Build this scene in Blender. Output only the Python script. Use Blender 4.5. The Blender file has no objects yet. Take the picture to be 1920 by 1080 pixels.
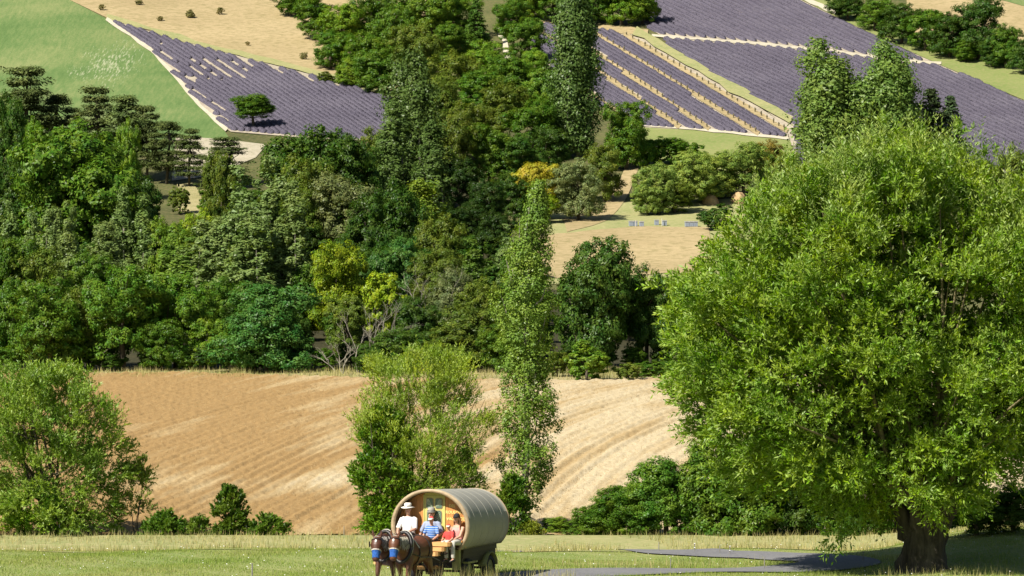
import bpy, bmesh, math, random
import numpy as np
from mathutils import Vector, Matrix

# ------------------------------------------------------------------ camera, sky, sun, exposure
scene = bpy.context.scene
C = scene.collection
F = 9000.0          # focal length in picture pixels (1920 wide)
ZC = 10.0           # camera height above the meadow
HPY = 427.0         # picture row of the horizon
cam_d = bpy.data.cameras.new('camera')
cam_d.sensor_width = 36.0
cam_d.lens = 36.0 * F / 1920.0
cam_d.shift_y = (HPY - 540.0) / 1920.0
cam_d.clip_start = 1.0
cam_d.clip_end = 3000.0
cam = bpy.data.objects.new('camera', cam_d)
C.objects.link(cam)
cam.location = (0, 0, ZC)
cam.rotation_euler = (math.pi / 2, 0, 0)
scene.camera = cam

SUN = Vector((-0.62, -0.60, 0.90)).normalized()
SUN_EL = math.asin(SUN.z)
world = bpy.data.worlds.new('World')
scene.world = world
world.use_nodes = True
wn = world.node_tree.nodes
wl = world.node_tree.links
bg = wn['Background']
sky = wn.new('ShaderNodeTexSky')
sky.sky_type = 'NISHITA'
sky.sun_disc = False
sky.sun_elevation = SUN_EL
sky.sun_rotation = math.atan2(SUN.x, SUN.y)
wl.new(sky.outputs[0], bg.inputs[0])
bg.inputs[1].default_value = 0.05
sd = bpy.data.lights.new('sun', 'SUN')
sd.energy = 5.0
sd.angle = math.radians(0.53)
sd.color = (1.0, 0.94, 0.84)
so = bpy.data.objects.new('sun', sd)
C.objects.link(so)
so.rotation_euler = (-SUN).to_track_quat('-Z', 'Y').to_euler()
so.location = (-60, -40, 80)
scene.view_settings.view_transform = 'Standard'
scene.view_settings.look = 'None'
scene.view_settings.gamma = 1.0
scene.view_settings.use_curve_mapping = False
scene.view_settings.exposure = 0.8
scene.render.engine = 'CYCLES'
scene.cycles.max_bounces = 5
scene.cycles.diffuse_bounces = 2
scene.cycles.glossy_bounces = 2
scene.cycles.transmission_bounces = 4
scene.cycles.transparent_max_bounces = 4

# ------------------------------------------------------------------ helpers
def tag(o, label=None, cat=None, group=None, kind=None):
    if label: o['label'] = label
    if cat: o['category'] = cat
    if group: o['group'] = group
    if kind: o['kind'] = kind
    return o

def empty(name, loc=(0, 0, 0), rz=0.0):
    o = bpy.data.objects.new(name, None)
    o.empty_display_size = 0.2
    C.objects.link(o)
    o.location = loc
    o.rotation_euler = (0, 0, rz)
    return o

def link_mesh(name, me, mat=None, parent=None):
    o = bpy.data.objects.new(name, me)
    if mat is not None and not me.materials:
        me.materials.append(mat)
    C.objects.link(o)
    if parent is not None: o.parent = parent
    return o

def np_mesh(name, V, Fc, smooth=False):
    """V (n,3); Fc (m,k) all faces with the same k."""
    V = np.asarray(V, dtype=np.float32); Fc = np.asarray(Fc, dtype=np.int32)
    me = bpy.data.meshes.new(name)
    m, k = Fc.shape
    me.vertices.add(len(V)); me.vertices.foreach_set('co', V.ravel())
    me.loops.add(m * k); me.loops.foreach_set('vertex_index', Fc.ravel())
    me.polygons.add(m)
    me.polygons.foreach_set('loop_start', np.arange(0, m * k, k, dtype=np.int32))
    if smooth: me.polygons.foreach_set('use_smooth', np.ones(m, dtype=bool))
    me.update(calc_edges=True)
    return me

class MB:
    """collects shapes into one mesh"""
    def __init__(self): self.v = []; self.f = []
    def add(self, vs, fs):
        b = len(self.v)
        self.v += [tuple(p) for p in vs]
        self.f += [tuple(b + i for i in f) for f in fs]
    def box(self, c, s, M=None, taper=1.0):
        x, y, z = s[0] / 2, s[1] / 2, s[2] / 2
        vs = []
        for k, t in ((-1, 1.0), (1, taper)):
            for i, j in ((-1, -1), (1, -1), (1, 1), (-1, 1)):
                p = Vector((i * x * t, j * y * t, k * z))
                if M is not None: p = M @ p
                vs.append(p + Vector(c))
        self.add(vs, [(3, 2, 1, 0), (4, 5, 6, 7), (0, 1, 5, 4), (1, 2, 6, 5), (2, 3, 7, 6), (3, 0, 4, 7)])
    def tube(self, pts, rad, seg=8, ref=None, cap=True):
        """pts list of Vector; rad list of r or (ra, rb); ref = direction of ra"""
        pts = [Vector(p) for p in pts]
        n = len(pts)
        ref = Vector(ref) if ref is not None else Vector((1, 0.13, 0.07))
        rings = []
        for i, p in enumerate(pts):
            t = (pts[min(i + 1, n - 1)] - pts[max(i - 1, 0)])
            if t.length < 1e-9: t = Vector((0, 0, 1))
            t.normalize()
            a = ref - t * ref.dot(t)
            if a.length < 1e-4: a = t.orthogonal()
            a.normalize(); b = t.cross(a)
            r = rad[i] if isinstance(rad, list) else rad
            ra, rb = r if isinstance(r, (list, tuple)) else (r, r)
            rings.append([p + a * (ra * math.cos(2 * math.pi * k / seg)) + b * (rb * math.sin(2 * math.pi * k / seg)) for k in range(seg)])
        vs = [q for r in rings for q in r]
        fs = []
        for i in range(n - 1):
            for k in range(seg):
                k2 = (k + 1) % seg
                fs.append((i * seg + k, i * seg + k2, (i + 1) * seg + k2, (i + 1) * seg + k))
        if cap:
            fs.append(tuple(range(seg - 1, -1, -1)))
            fs.append(tuple((n - 1) * seg + k for k in range(seg)))
        self.add(vs, fs)
    def ball(self, c, r, nu=12, nv=8, M=None):
        """ellipsoid, r = (rx, ry, rz)"""
        r = r if isinstance(r, (list, tuple)) else (r, r, r)
        vs = []; fs = []
        c = Vector(c)
        def P(th, ph):
            p = Vector((r[0] * math.sin(th) * math.cos(ph), r[1] * math.sin(th) * math.sin(ph), r[2] * math.cos(th)))
            return c + (M @ p if M is not None else p)
        vs.append(P(0, 0))
        for i in range(1, nv):
            for k in range(nu): vs.append(P(math.pi * i / nv, 2 * math.pi * k / nu))
        vs.append(P(math.pi, 0))
        for k in range(nu): fs.append((0, 1 + k, 1 + (k + 1) % nu))
        for i in range(nv - 2):
            for k in range(nu):
                a = 1 + i * nu
                fs.append((a + k, a + nu + k, a + nu + (k + 1) % nu, a + (k + 1) % nu))
        a = 1 + (nv - 2) * nu; l = len(vs) - 1
        for k in range(nu): fs.append((a + (k + 1) % nu, a + k, l))
        self.add(vs, fs)
    def prism(self, poly, y0, y1):
        """polygon in x,z extruded along y"""
        n = len(poly)
        vs = [(x, y0, z) for x, z in poly] + [(x, y1, z) for x, z in poly]
        fs = [tuple(range(n)), tuple(range(2 * n - 1, n - 1, -1))]
        fs += [(i, i + n, (i + 1) % n + n, (i + 1) % n) for i in range(n)]
        self.add(vs, fs)
    def mesh(self, name, smooth=False):
        me = bpy.data.meshes.new(name)
        me.from_pydata(self.v, [], self.f)
        if smooth: me.polygons.foreach_set('use_smooth', np.ones(len(me.polygons), dtype=bool))
        me.update()
        return me
    def build(self, name, mat, parent=None, smooth=False):
        return link_mesh(name, self.mesh(name, smooth), mat, parent)

# ------------------------------------------------------------------ materials
def new_mat(name):
    m = bpy.data.materials.new(name); m.use_nodes = True
    nt = m.node_tree
    for n in list(nt.nodes): nt.nodes.remove(n)
    out = nt.nodes.new('ShaderNodeOutputMaterial')
    return m, nt, out

def N(nt, kind, **kw):
    n = nt.nodes.new(kind)
    for k, v in kw.items():
        if k.startswith('i_'): n.inputs[k[2:].replace('_', ' ')].default_value = v
        else: setattr(n, k, v)
    return n

def ramp(nt, stops):
    r = nt.nodes.new('ShaderNodeValToRGB')
    e = r.color_ramp.elements
    e[0].position = stops[0][0]; e[0].color = (*stops[0][1], 1)
    e[1].position = stops[-1][0]; e[1].color = (*stops[-1][1], 1)
    for p, c in stops[1:-1]:
        q = e.new(p); q.color = (*c, 1)
    return r

def noise(nt, vec, scale, detail=4, rough=0.55, stretch=None, rot=None):
    if stretch is not None:
        mp = nt.nodes.new('ShaderNodeMapping'); mp.inputs['Scale'].default_value = stretch
        if rot is not None: mp.inputs['Rotation'].default_value = rot
        nt.links.new(vec, mp.inputs['Vector']); vec = mp.outputs[0]
    n = nt.nodes.new('ShaderNodeTexNoise')
    n.inputs['Scale'].default_value = scale; n.inputs['Detail'].default_value = detail; n.inputs['Roughness'].default_value = rough
    nt.links.new(vec, n.inputs['Vector'])
    return n.outputs['Fac']

def mixc(nt, fac, a, b, mode='MIX'):
    m = nt.nodes.new('ShaderNodeMix'); m.data_type = 'RGBA'; m.blend_type = mode
    for sock, v in ((m.inputs['Factor'], fac), (m.inputs[6], a), (m.inputs[7], b)):
        if hasattr(v, 'links') or hasattr(v, 'is_output'): nt.links.new(v, sock)
        else: sock.default_value = v if isinstance(v, (int, float)) else (*v, 1)
    return m.outputs[2]

def mathn(nt, op, a, b=None):
    m = nt.nodes.new('ShaderNodeMath'); m.operation = op
    for i, v in enumerate((a, b)):
        if v is None: continue
        if isinstance(v, (int, float)): m.inputs[i].default_value = v
        else: nt.links.new(v, m.inputs[i])
    return m.outputs[0]

def ground_mat(name, c0, c1, c2, scale=0.25, fine=6.0, bump=0.3, stretch=None, rough=0.95, rot=None):
    """earth / grass / crop: two scales of noise between three real colours"""
    m, nt, out = new_mat(name)
    pos = N(nt, 'ShaderNodeNewGeometry').outputs['Position']
    n1 = noise(nt, pos, scale, 5, 0.6, stretch, rot)
    n2 = noise(nt, pos, fine, 4, 0.7, stretch, rot)
    r1 = ramp(nt, [(0.32, c0), (0.68, c1)]); nt.links.new(n1, r1.inputs[0])
    r2 = ramp(nt, [(0.45, (0, 0, 0)), (0.72, (1, 1, 1))]); nt.links.new(n2, r2.inputs[0])
    col = mixc(nt, r2.outputs[0], r1.outputs[0], c2)
    b = N(nt, 'ShaderNodeBump'); b.inputs['Strength'].default_value = bump; b.inputs['Distance'].default_value = 0.15
    nt.links.new(n2, b.inputs['Height'])
    d = N(nt, 'ShaderNodeBsdfPrincipled'); d.inputs['Roughness'].default_value = rough
    d.inputs['Specular IOR Level'].default_value = 0.15
    nt.links.new(col, d.inputs['Base Color']); nt.links.new(b.outputs[0], d.inputs['Normal'])
    nt.links.new(d.outputs[0], out.inputs[0])
    return m

def plain_mat(name, col, rough=0.7, var=0.25, scale=8.0, metallic=0.0, bump=0.0, spec=0.4, stretch=None):
    m, nt, out = new_mat(name)
    tc = N(nt, 'ShaderNodeTexCoord').outputs['Object']
    n1 = noise(nt, tc, scale, 5, 0.65, stretch)
    lo = tuple(c * (1 - var) for c in col); hi = tuple(min(1, c * (1 + var)) for c in col)
    r1 = ramp(nt, [(0.3, lo), (0.7, hi)]); nt.links.new(n1, r1.inputs[0])
    d = N(nt, 'ShaderNodeBsdfPrincipled'); d.inputs['Roughness'].default_value = rough
    d.inputs['Metallic'].default_value = metallic; d.inputs['Specular IOR Level'].default_value = spec
    nt.links.new(r1.outputs[0], d.inputs['Base Color'])
    if bump:
        b = N(nt, 'ShaderNodeBump'); b.inputs['Strength'].default_value = bump; b.inputs['Distance'].default_value = 0.02
        nt.links.new(n1, b.inputs['Height']); nt.links.new(b.outputs[0], d.inputs['Normal'])
    nt.links.new(d.outputs[0], out.inputs[0])
    return m

def leaf_mat(name, under=None, trans=0.3, gloss=0.012, spread=0.55, hue=0.03, rough=0.4, clump=1.6):
    """leaves: colour of the object, varied leaf by leaf and by clump"""
    m, nt, out = new_mat(name)
    oi = N(nt, 'ShaderNodeObjectInfo')
    ge = N(nt, 'ShaderNodeNewGeometry')
    tc = N(nt, 'ShaderNodeTexCoord').outputs['Object']
    cn = noise(nt, ge.outputs['Position'], clump, 2, 0.5)
    h = N(nt, 'ShaderNodeHueSaturation')
    nt.links.new(oi.outputs['Color'], h.inputs['Color'])
    rnd = ge.outputs['Random Per Island']
    hv = mathn(nt, 'ADD', mathn(nt, 'MULTIPLY', mathn(nt, 'SUBTRACT', cn, 0.5), hue * -4), mathn(nt, 'ADD', mathn(nt, 'MULTIPLY', mathn(nt, 'FRACT', mathn(nt, 'MULTIPLY', rnd, 7.31)), hue), 0.5 - hue / 2))
    nt.links.new(hv, h.inputs['Hue'])
    vv = mathn(nt, 'ADD', mathn(nt, 'MULTIPLY', rnd, spread), 1 - spread / 2)
    vv = mathn(nt, 'MULTIPLY', vv, mathn(nt, 'ADD', mathn(nt, 'MULTIPLY', cn, 1.1), 0.45))
    nt.links.new(vv, h.inputs['Value'])
    col = h.outputs[0]
    if under is not None:
        col = mixc(nt, mathn(nt, 'MULTIPLY', ge.outputs['Backfacing'], 0.4), col, under)
    d = N(nt, 'ShaderNodeBsdfDiffuse'); t = N(nt, 'ShaderNodeBsdfTranslucent'); g = N(nt, 'ShaderNodeBsdfGlossy')
    g.inputs['Roughness'].default_value = rough
    nt.links.new(col, d.inputs[0])
    tcol = mixc(nt, 1.0, col, (1.2, 1.25, 0.3), 'MULTIPLY')
    nt.links.new(tcol, t.inputs[0])
    mx = N(nt, 'ShaderNodeMixShader'); mx.inputs[0].default_value = trans
    nt.links.new(d.outputs[0], mx.inputs[1]); nt.links.new(t.outputs[0], mx.inputs[2])
    m2 = N(nt, 'ShaderNodeMixShader'); m2.inputs[0].default_value = gloss
    nt.links.new(mx.outputs[0], m2.inputs[1]); nt.links.new(g.outputs[0], m2.inputs[2])
    nt.links.new(m2.outputs[0], out.inputs[0])
    return m

# ------------------------------------------------------------------ the lie of the land
_cp = [(-60, 8.2), (0, 8.3), (30, 6.6), (60, 3.4), (90, 0.9), (110, 0.1), (120, 0.0), (150.5, 0.0), (154, -0.55), (158, -0.75), (162, -0.47)]
for _y, _p in ((180, 930), (200, 850), (220, 782), (235, 738), (245, 708), (250, 697), (260, 672), (280, 620), (300, 545),
               (315, 500), (330, 440), (345, 405), (360, 345), (375, 285), (385, 255), (400, 205), (430, 105), (460, 0),
               (480, -62), (520, -160), (600, -300), (900, -420), (1400, -440)):
    _cp.append((_y, ZC + (HPY - _p) / F * _y))
_yy = np.arange(-60, 1400, 0.25)
_zz = np.interp(_yy, [a for a, b in _cp], [b for a, b in _cp])
_k = np.exp(-0.5 * (np.arange(-40, 41) / 12.0) ** 2); _k /= _k.sum()
_zz = np.convolve(np.pad(_zz, 40, mode='edge'), _k, mode='valid')

def sstep(x, a, b):
    t = np.clip((x - a) / (b - a), 0, 1)
    return t * t * (3 - 2 * t)

def H(X, Y):
    X = np.asarray(X, dtype=float); Y = np.asarray(Y, dtype=float)
    z = np.interp(Y, _yy, _zz)
    far = sstep(Y, 320, 400)
    z = z + far * (0.8 * np.sin(X / 17.0 + 1.0) + 0.5 * np.sin(X / 7.3 + Y / 23.0))
    mid = sstep(Y, 165, 190) * (1 - far)
    z = z + mid * 0.22 * np.sin(X / 9.0 + Y / 31.0)
    z = z + 0.75 * sstep(X, 10.5, 15.5) * sstep(Y, 139, 149) * (1 - sstep(Y, 152, 165))
    near = sstep(Y, 120, 130) * (1 - sstep(Y, 150, 160))
    z = z + near * 0.05 * np.sin(X / 2.3 + Y / 3.1) + near * 0.03 * np.sin(X / 0.9 - Y / 1.7)
    return z

_YS = np.concatenate([np.arange(112, 170, 0.75), np.arange(170, 620, 2.5)])
def ray(px, py):
    """the first point of the ground on the sight lines through picture points"""
    px = np.atleast_1d(np.asarray(px, dtype=float)); py = np.atleast_1d(np.asarray(py, dtype=float))
    Y = np.full(px.shape, 600.0)
    step = 4000
    for a in range(0, len(px), step):
        p = px[a:a + step, None]; q = py[a:a + step, None]
        XX = (p - 960) / F * _YS[None]; ZZ = ZC + (HPY - q) / F * _YS[None]
        below = ZZ <= H(XX, np.broadcast_to(_YS[None], XX.shape))
        idx = np.where(below.any(1), below.argmax(1), len(_YS) - 1)
        lo = _YS[np.maximum(idx - 1, 0)]; hi = _YS[idx]
        pp = px[a:a + step]; qq = py[a:a + step]
        for _ in range(18):
            mid = (lo + hi) / 2
            b = ZC + (HPY - qq) / F * mid <= H((pp - 960) / F * mid, mid)
            hi = np.where(b, mid, hi); lo = np.where(b, lo, mid)
        Y[a:a + step] = hi
    X = (px - 960) / F * Y
    return np.stack([X, Y, H(X, Y)], 1)

def ground_at(px, py):
    p = ray([px], [py])[0]
    return Vector(p)

def resample(poly, n):
    P = np.asarray(poly, dtype=float)
    d = np.concatenate([[0], np.cumsum(np.hypot(*np.diff(P, axis=0).T))])
    t = np.linspace(0, d[-1], n)
    return np.stack([np.interp(t, d, P[:, 0]), np.interp(t, d, P[:, 1])], 1)

def grid_faces(nu, nv):
    i = np.arange(nu - 1)[:, None] * nv + np.arange(nv - 1)[None]
    return np.stack([i, i + nv, i + nv + 1, i + 1], -1).reshape(-1, 4)

def sheet(name, A, B, nu, nv, off, mat, label, cat, kind='structure', wob=0.0, seed=0):
    a = resample(A, nu); b = resample(B, nu)
    if wob:
        rg = np.random.default_rng(seed)
        for q in (a, b):
            q += np.stack([np.interp(np.arange(nu), np.arange(0, nu + 3, 3), rg.normal(0, wob, len(np.arange(0, nu + 3, 3)))) for _ in (0, 1)], 1)
    s = np.linspace(0, 1, nv)[None, :, None]
    P = (a[:, None] * (1 - s) + b[:, None] * s).reshape(-1, 2)
    V = ray(P[:, 0], P[:, 1]); V[:, 2] += off * 0.4
    Fc = grid_faces(nu, nv)
    v = V[Fc[0]]
    if np.cross(v[1] - v[0], v[2] - v[0])[2] < 0: Fc = Fc[:, ::-1]
    o = link_mesh(name, np_mesh(name, V, Fc, True), mat)
    return tag(o, label, cat, None, kind)

def ribbon(name, path, w_px, n, off, mat, label, cat, wob=1.0, seed=0):
    """strip of ground along a picture path, w_px tall in the picture"""
    c = resample(path, n)
    rg = np.random.default_rng(seed)
    j = np.interp(np.arange(n), np.arange(0, n + 2, 2), rg.normal(0, wob, len(np.arange(0, n + 2, 2))))
    k = np.interp(np.arange(n), np.arange(0, n + 2, 2), rg.normal(0, wob, len(np.arange(0, n + 2, 2))))
    t = np.gradient(c, axis=0); t /= np.linalg.norm(t, axis=1)[:, None]
    nrm = np.stack([-t[:, 1], t[:, 0]], 1)
    A = c + nrm * (w_px / 2 + j)[:, None]; B = c - nrm * (w_px / 2 + k)[:, None]
    return sheet(name, A, B, n, 3, off, mat, label, cat)
# ------------------------------------------------------------------ ground and fields
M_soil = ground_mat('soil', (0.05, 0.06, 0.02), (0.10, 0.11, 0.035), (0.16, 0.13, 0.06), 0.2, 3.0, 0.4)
M_meadow = ground_mat('meadow', (0.153, 0.225, 0.054), (0.243, 0.261, 0.090), (0.324, 0.297, 0.144), 0.16, 5.0, 0.4)
def green_mat():
    m, nt, out = new_mat('green_crop')
    pos = N(nt, 'ShaderNodeNewGeometry').outputs['Position']
    big = noise(nt, pos, 0.06, 3, 0.5); st = noise(nt, pos, 1.0, 5, 0.7, (3.2, 0.28, 1), (0, 0, 0.55)); fine = noise(nt, pos, 4.0, 4, 0.7)
    r = ramp(nt, [(0.34, (0.055, 0.110, 0.030)), (0.5, (0.105, 0.165, 0.052)), (0.64, (0.190, 0.220, 0.085))])
    nt.links.new(mathn(nt, 'ADD', mathn(nt, 'ADD', mathn(nt, 'MULTIPLY', big, 0.5), mathn(nt, 'MULTIPLY', st, 0.32)), mathn(nt, 'MULTIPLY', fine, 0.2)), r.inputs[0])
    # thin patch where the pale soil shows between the drills
    c = ground_at(205, 122)
    mp = N(nt, 'ShaderNodeMapping'); mp.vector_type = 'POINT'
    mp.inputs['Location'].default_value = (-c.x * .28, -c.y * .075, 0); mp.inputs['Scale'].default_value = (.28, .075, 0)
    nt.links.new(pos, mp.inputs[0])
    ln = N(nt, 'ShaderNodeVectorMath'); ln.operation = 'LENGTH'; nt.links.new(mp.outputs[0], ln.inputs[0])
    near = mathn(nt, 'SUBTRACT', 1.0, ln.outputs['Value'])
    s2 = noise(nt, pos, 1.0, 3, 0.7, (5.5, 0.45, 1), (0, 0, 0.45))
    k = ramp(nt, [(0.60, (0, 0, 0)), (0.72, (1, 1, 1))]); nt.links.new(mathn(nt, 'ADD', s2, mathn(nt, 'MULTIPLY', mathn(nt, 'MAXIMUM', near, 0.0), 0.16)), k.inputs[0])
    f = mathn(nt, 'MULTIPLY', k.outputs[0], mathn(nt, 'GREATER_THAN', near, 0.0))
    col = mixc(nt, mathn(nt, 'MULTIPLY', f, 0.5), r.outputs[0], (0.45, 0.44, 0.30))
    d = N(nt, 'ShaderNodeBsdfPrincipled'); d.inputs['Roughness'].default_value = 1.0; d.inputs['Specular IOR Level'].default_value = 0.1
    b = N(nt, 'ShaderNodeBump'); b.inputs['Strength'].default_value = 0.4; b.inputs['Distance'].default_value = 0.2
    nt.links.new(fine, b.inputs['Height']); nt.links.new(b.outputs[0], d.inputs['Normal'])
    nt.links.new(col, d.inputs['Base Color']); nt.links.new(d.outputs[0], out.inputs[0])
    return m
M_green = green_mat()
M_tan = ground_mat('dry_grass', (0.312, 0.242, 0.125), (0.390, 0.304, 0.164), (0.220, 0.185, 0.080), 0.10, 1.5, 0.5)
M_lavsoil = ground_mat('lavender_soil', (0.26, 0.22, 0.17), (0.36, 0.31, 0.23), (0.48, 0.43, 0.32), 0.3, 3.0, 0.3)
M_chalk = ground_mat('chalky_soil', (0.442, 0.399, 0.306), (0.510, 0.459, 0.357), (0.357, 0.340, 0.204), 0.4, 4.0, 0.3)
M_stony = ground_mat('stony_soil', (0.34, 0.30, 0.22), (0.42, 0.37, 0.28), (0.25, 0.24, 0.14), 0.4, 4.0, 0.4)
M_verge = ground_mat('straw_verge', (0.255, 0.230, 0.102), (0.374, 0.315, 0.170), (0.187, 0.204, 0.068), 0.5, 6.0, 0.5)
M_margin = ground_mat('grass_margin', (0.204, 0.230, 0.085), (0.289, 0.281, 0.119), (0.357, 0.315, 0.162), 0.3, 3.0, 0.3)
M_pasture = ground_mat('pasture', (0.145, 0.196, 0.051), (0.204, 0.230, 0.076), (0.255, 0.238, 0.102), 0.2, 3.0, 0.3)
M_asphalt = ground_mat('asphalt', (0.128, 0.128, 0.136), (0.168, 0.168, 0.172), (0.208, 0.204, 0.200), 0.5, 9.0, 0.15)

# one sheet of ground, out to the horizon
gx = np.concatenate([-np.geomspace(700, 64, 12), np.arange(-62, 62.1, 1.0), np.geomspace(64, 700, 12)])
gy = np.concatenate([np.arange(-60, 110, 5), np.arange(110, 170, 1.0), np.arange(170, 500, 1.5), np.geomspace(500, 1390, 40)])
GX, GY = np.meshgrid(gx, gy, indexing='ij')
V = np.stack([GX, GY, H(GX, GY)], -1).reshape(-1, 3)
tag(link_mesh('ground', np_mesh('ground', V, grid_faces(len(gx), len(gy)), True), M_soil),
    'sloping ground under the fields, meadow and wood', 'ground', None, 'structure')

# meadow (a finer sheet, up to its far edge)
mx = np.arange(-26, 26.1, 0.35); my = np.concatenate([np.arange(112, 153.2, 0.35)])
GX, GY = np.meshgrid(mx, my, indexing='ij')
V = np.stack([GX, GY, H(GX, GY) + 0.03], -1).reshape(-1, 3)
tag(link_mesh('meadow', np_mesh('meadow', V, grid_faces(len(mx), len(my)), True), M_meadow),
    'short sunlit meadow in front of the stubble field', 'meadow', None, 'structure')

# road with a hairpin
def smooth_path(P, n):
    P = np.asarray(P, float)
    t = np.linspace(0, len(P) - 1, n)
    out = np.zeros((n, 2))
    for i, u in enumerate(t):
        k = min(int(u), len(P) - 2); f = u - k
        p0, p1, p2, p3 = P[max(k - 1, 0)], P[k], P[k + 1], P[min(k + 2, len(P) - 1)]
        out[i] = 0.5 * (2 * p1 + (p2 - p0) * f + (2 * p0 - 5 * p1 + 4 * p2 - p3) * f * f + (3 * p1 - p0 - 3 * p2 + p3) * f ** 3)
    return out
road_px = [(300, 1190), (560, 1138), (720, 1110), (830, 1096), (960, 1084), (1120, 1077), (1300, 1074), (1440, 1071), (1540, 1064),
           (1575, 1056), (1530, 1049), (1430, 1044), (1300, 1038), (1150, 1032), (1000, 1027)]
road_w = ray([p[0] for p in road_px], [p[1] for p in road_px])[:, :2]
road_w = np.concatenate([road_w, [(-2.0, 152.6), (-8.0, 155.0), (-16.0, 156.0), (-28.0, 156.0)]])
road_c = smooth_path(road_w, 220)
t = np.gradient(road_c, axis=0); t /= np.linalg.norm(t, axis=1)[:, None]
nr = np.stack([-t[:, 1], t[:, 0]], 1)
hw = 1.2
cols = np.linspace(-1, 1, 7)
V = (road_c[:, None] + nr[:, None] * (cols * hw)[None, :, None]).reshape(-1, 2)
V = np.concatenate([V, (H(V[:, 0], V[:, 1]) + 0.07)[:, None]], 1)
tag(link_mesh('road', np_mesh('road', V, grid_faces(220, 7), True), M_asphalt), 'narrow grey country road with a hairpin beside the meadow', 'road', None, 'structure')
def on_road(X, Y, extra=0.0):
    d = np.full(X.shape, 1e9)
    for q in road_c[::2]:
        d = np.minimum(d, (X - q[0]) ** 2 + (Y - q[1]) ** 2)
    return d < (hw + extra) ** 2

sheet('roadside_verge', [(930, 1008), (1100, 1008), (1300, 1009), (1500, 1012), (1640, 1018), (1700, 1026)], [(930, 1021.5), (1100, 1025), (1300, 1031), (1450, 1038), (1560, 1044), (1680, 1044)],
      60, 6, 0.05, M_verge, 'straw coloured verge between the road and the hedge', 'verge', wob=0.6)

# stubble field with its drilled rows as real ridges
def stubble_mat():
    m, nt, out = new_mat('stubble')
    geo = N(nt, 'ShaderNodeNewGeometry').outputs['Position']
    at = N(nt, 'ShaderNodeAttribute'); at.attribute_name = 'row'
    big = noise(nt, geo, 0.05, 3, 0.5)
    fine = noise(nt, geo, 7.0, 4, 0.75)
    comb = N(nt, 'ShaderNodeCombineXYZ')
    nt.links.new(mathn(nt, 'MULTIPLY', at.outputs['Fac'], 0.75), comb.inputs[0])
    sp = N(nt, 'ShaderNodeSeparateXYZ'); nt.links.new(geo, sp.inputs[0])
    nt.links.new(mathn(nt, 'MULTIPLY', sp.outputs[1], 0.05), comb.inputs[1])
    streak = noise(nt, comb.outputs[0], 1.0, 4, 0.6)
    r0 = ramp(nt, [(0.40, (0.325, 0.215, 0.092)), (0.50, (0.42, 0.32, 0.170)), (0.60, (0.51, 0.43, 0.275))])
    nt.links.new(mathn(nt, 'ADD', mathn(nt, 'ADD', mathn(nt, 'MULTIPLY', big, 0.42), mathn(nt, 'MULTIPLY', sp.outputs[0], 0.0095)), mathn(nt, 'MULTIPLY', streak, 0.62)), r0.inputs[0])
    r1 = ramp(nt, [(0.36, (0.50, 0.38, 0.24)), (0.60, (1, 1, 1))]); nt.links.new(fine, r1.inputs[0])
    col = mixc(nt, 0.45, r0.outputs[0], r1.outputs[0], 'MULTIPLY')
    b = N(nt, 'ShaderNodeBump'); b.inputs['Strength'].default_value = 0.5; b.inputs['Distance'].default_value = 0.1
    nt.links.new(fine, b.inputs['Height'])
    d = N(nt, 'ShaderNodeBsdfPrincipled'); d.inputs['Roughness'].default_value = 0.95; d.inputs['Specular IOR Level'].default_value = 0.1
    nt.links.new(col, d.inputs['Base Color']); nt.links.new(b.outputs[0], d.inputs['Normal'])
    nt.links.new(d.outputs[0], out.inputs[0])
    return m
M_stubble = stubble_mat()
rg = np.random.default_rng(5)
st_top = resample([(-60, 700), (150, 706), (330, 703), (500, 708), (660, 713), (900, 717), (1100, 719), (1250, 712), (1400, 706), (2000, 700)], 480)
st_bot = np.stack([np.linspace(-60, 2000, 480), np.interp(np.linspace(-60, 2000, 480), [-60, 1640, 1740, 2000], [1012, 1012, 972, 962])], 1)
s = np.linspace(0, 1, 220)[None, :, None]
P = (st_top[:, None] * (1 - s) + st_bot[:, None] * s).reshape(-1, 2)
V = ray(P[:, 0], P[:, 1])
yt = (np.clip(V[:, 1], 155, 250) - 158) / 88
row_amp = np.clip(rg.gamma(2.0, 0.5, 997), 0.1, 2.2)
row_u = V[:, 0] - (0.10 * V[:, 1] + 0.26 * 88 * np.clip(yt, 0, 1) ** 3 / 3) + 0.5 * np.sin(V[:, 0] / 11 + V[:, 1] / 25)
V[:, 2] += 0.17 + 0.026 * np.sin(row_u * 2 * np.pi / 0.62) * row_amp[np.floor(row_u / 0.62 + 0.25).astype(int) % 997] + 0.014 * np.sin(row_u * 2 * np.pi / 2.9 + np.sin(row_u * .7)) + rg.normal(0, 0.022, len(V))
stub_me = np_mesh('stubble_field', V, grid_faces(480, 220)[:, ::-1], True)
at = stub_me.attributes.new('row', 'FLOAT', 'POINT'); at.data.foreach_set('value', row_u.astype(np.float32))
tag(link_mesh('stubble_field', stub_me, M_stubble), 'golden harvested stubble field with curved rows', 'field', None, 'structure')
sheet('grass_bank', [(-60, 690), (150, 690), (330, 688), (500, 694), (700, 700), (1000, 702), (1250, 698), (2000, 690)], [(-60, 702), (150, 708), (330, 706), (500, 711), (660, 716), (900, 720), (1250, 715), (2000, 704)],
      120, 5, 0.12, M_verge, 'strip of dry grass between stubble and wood', 'verge', wob=1.0)

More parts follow.
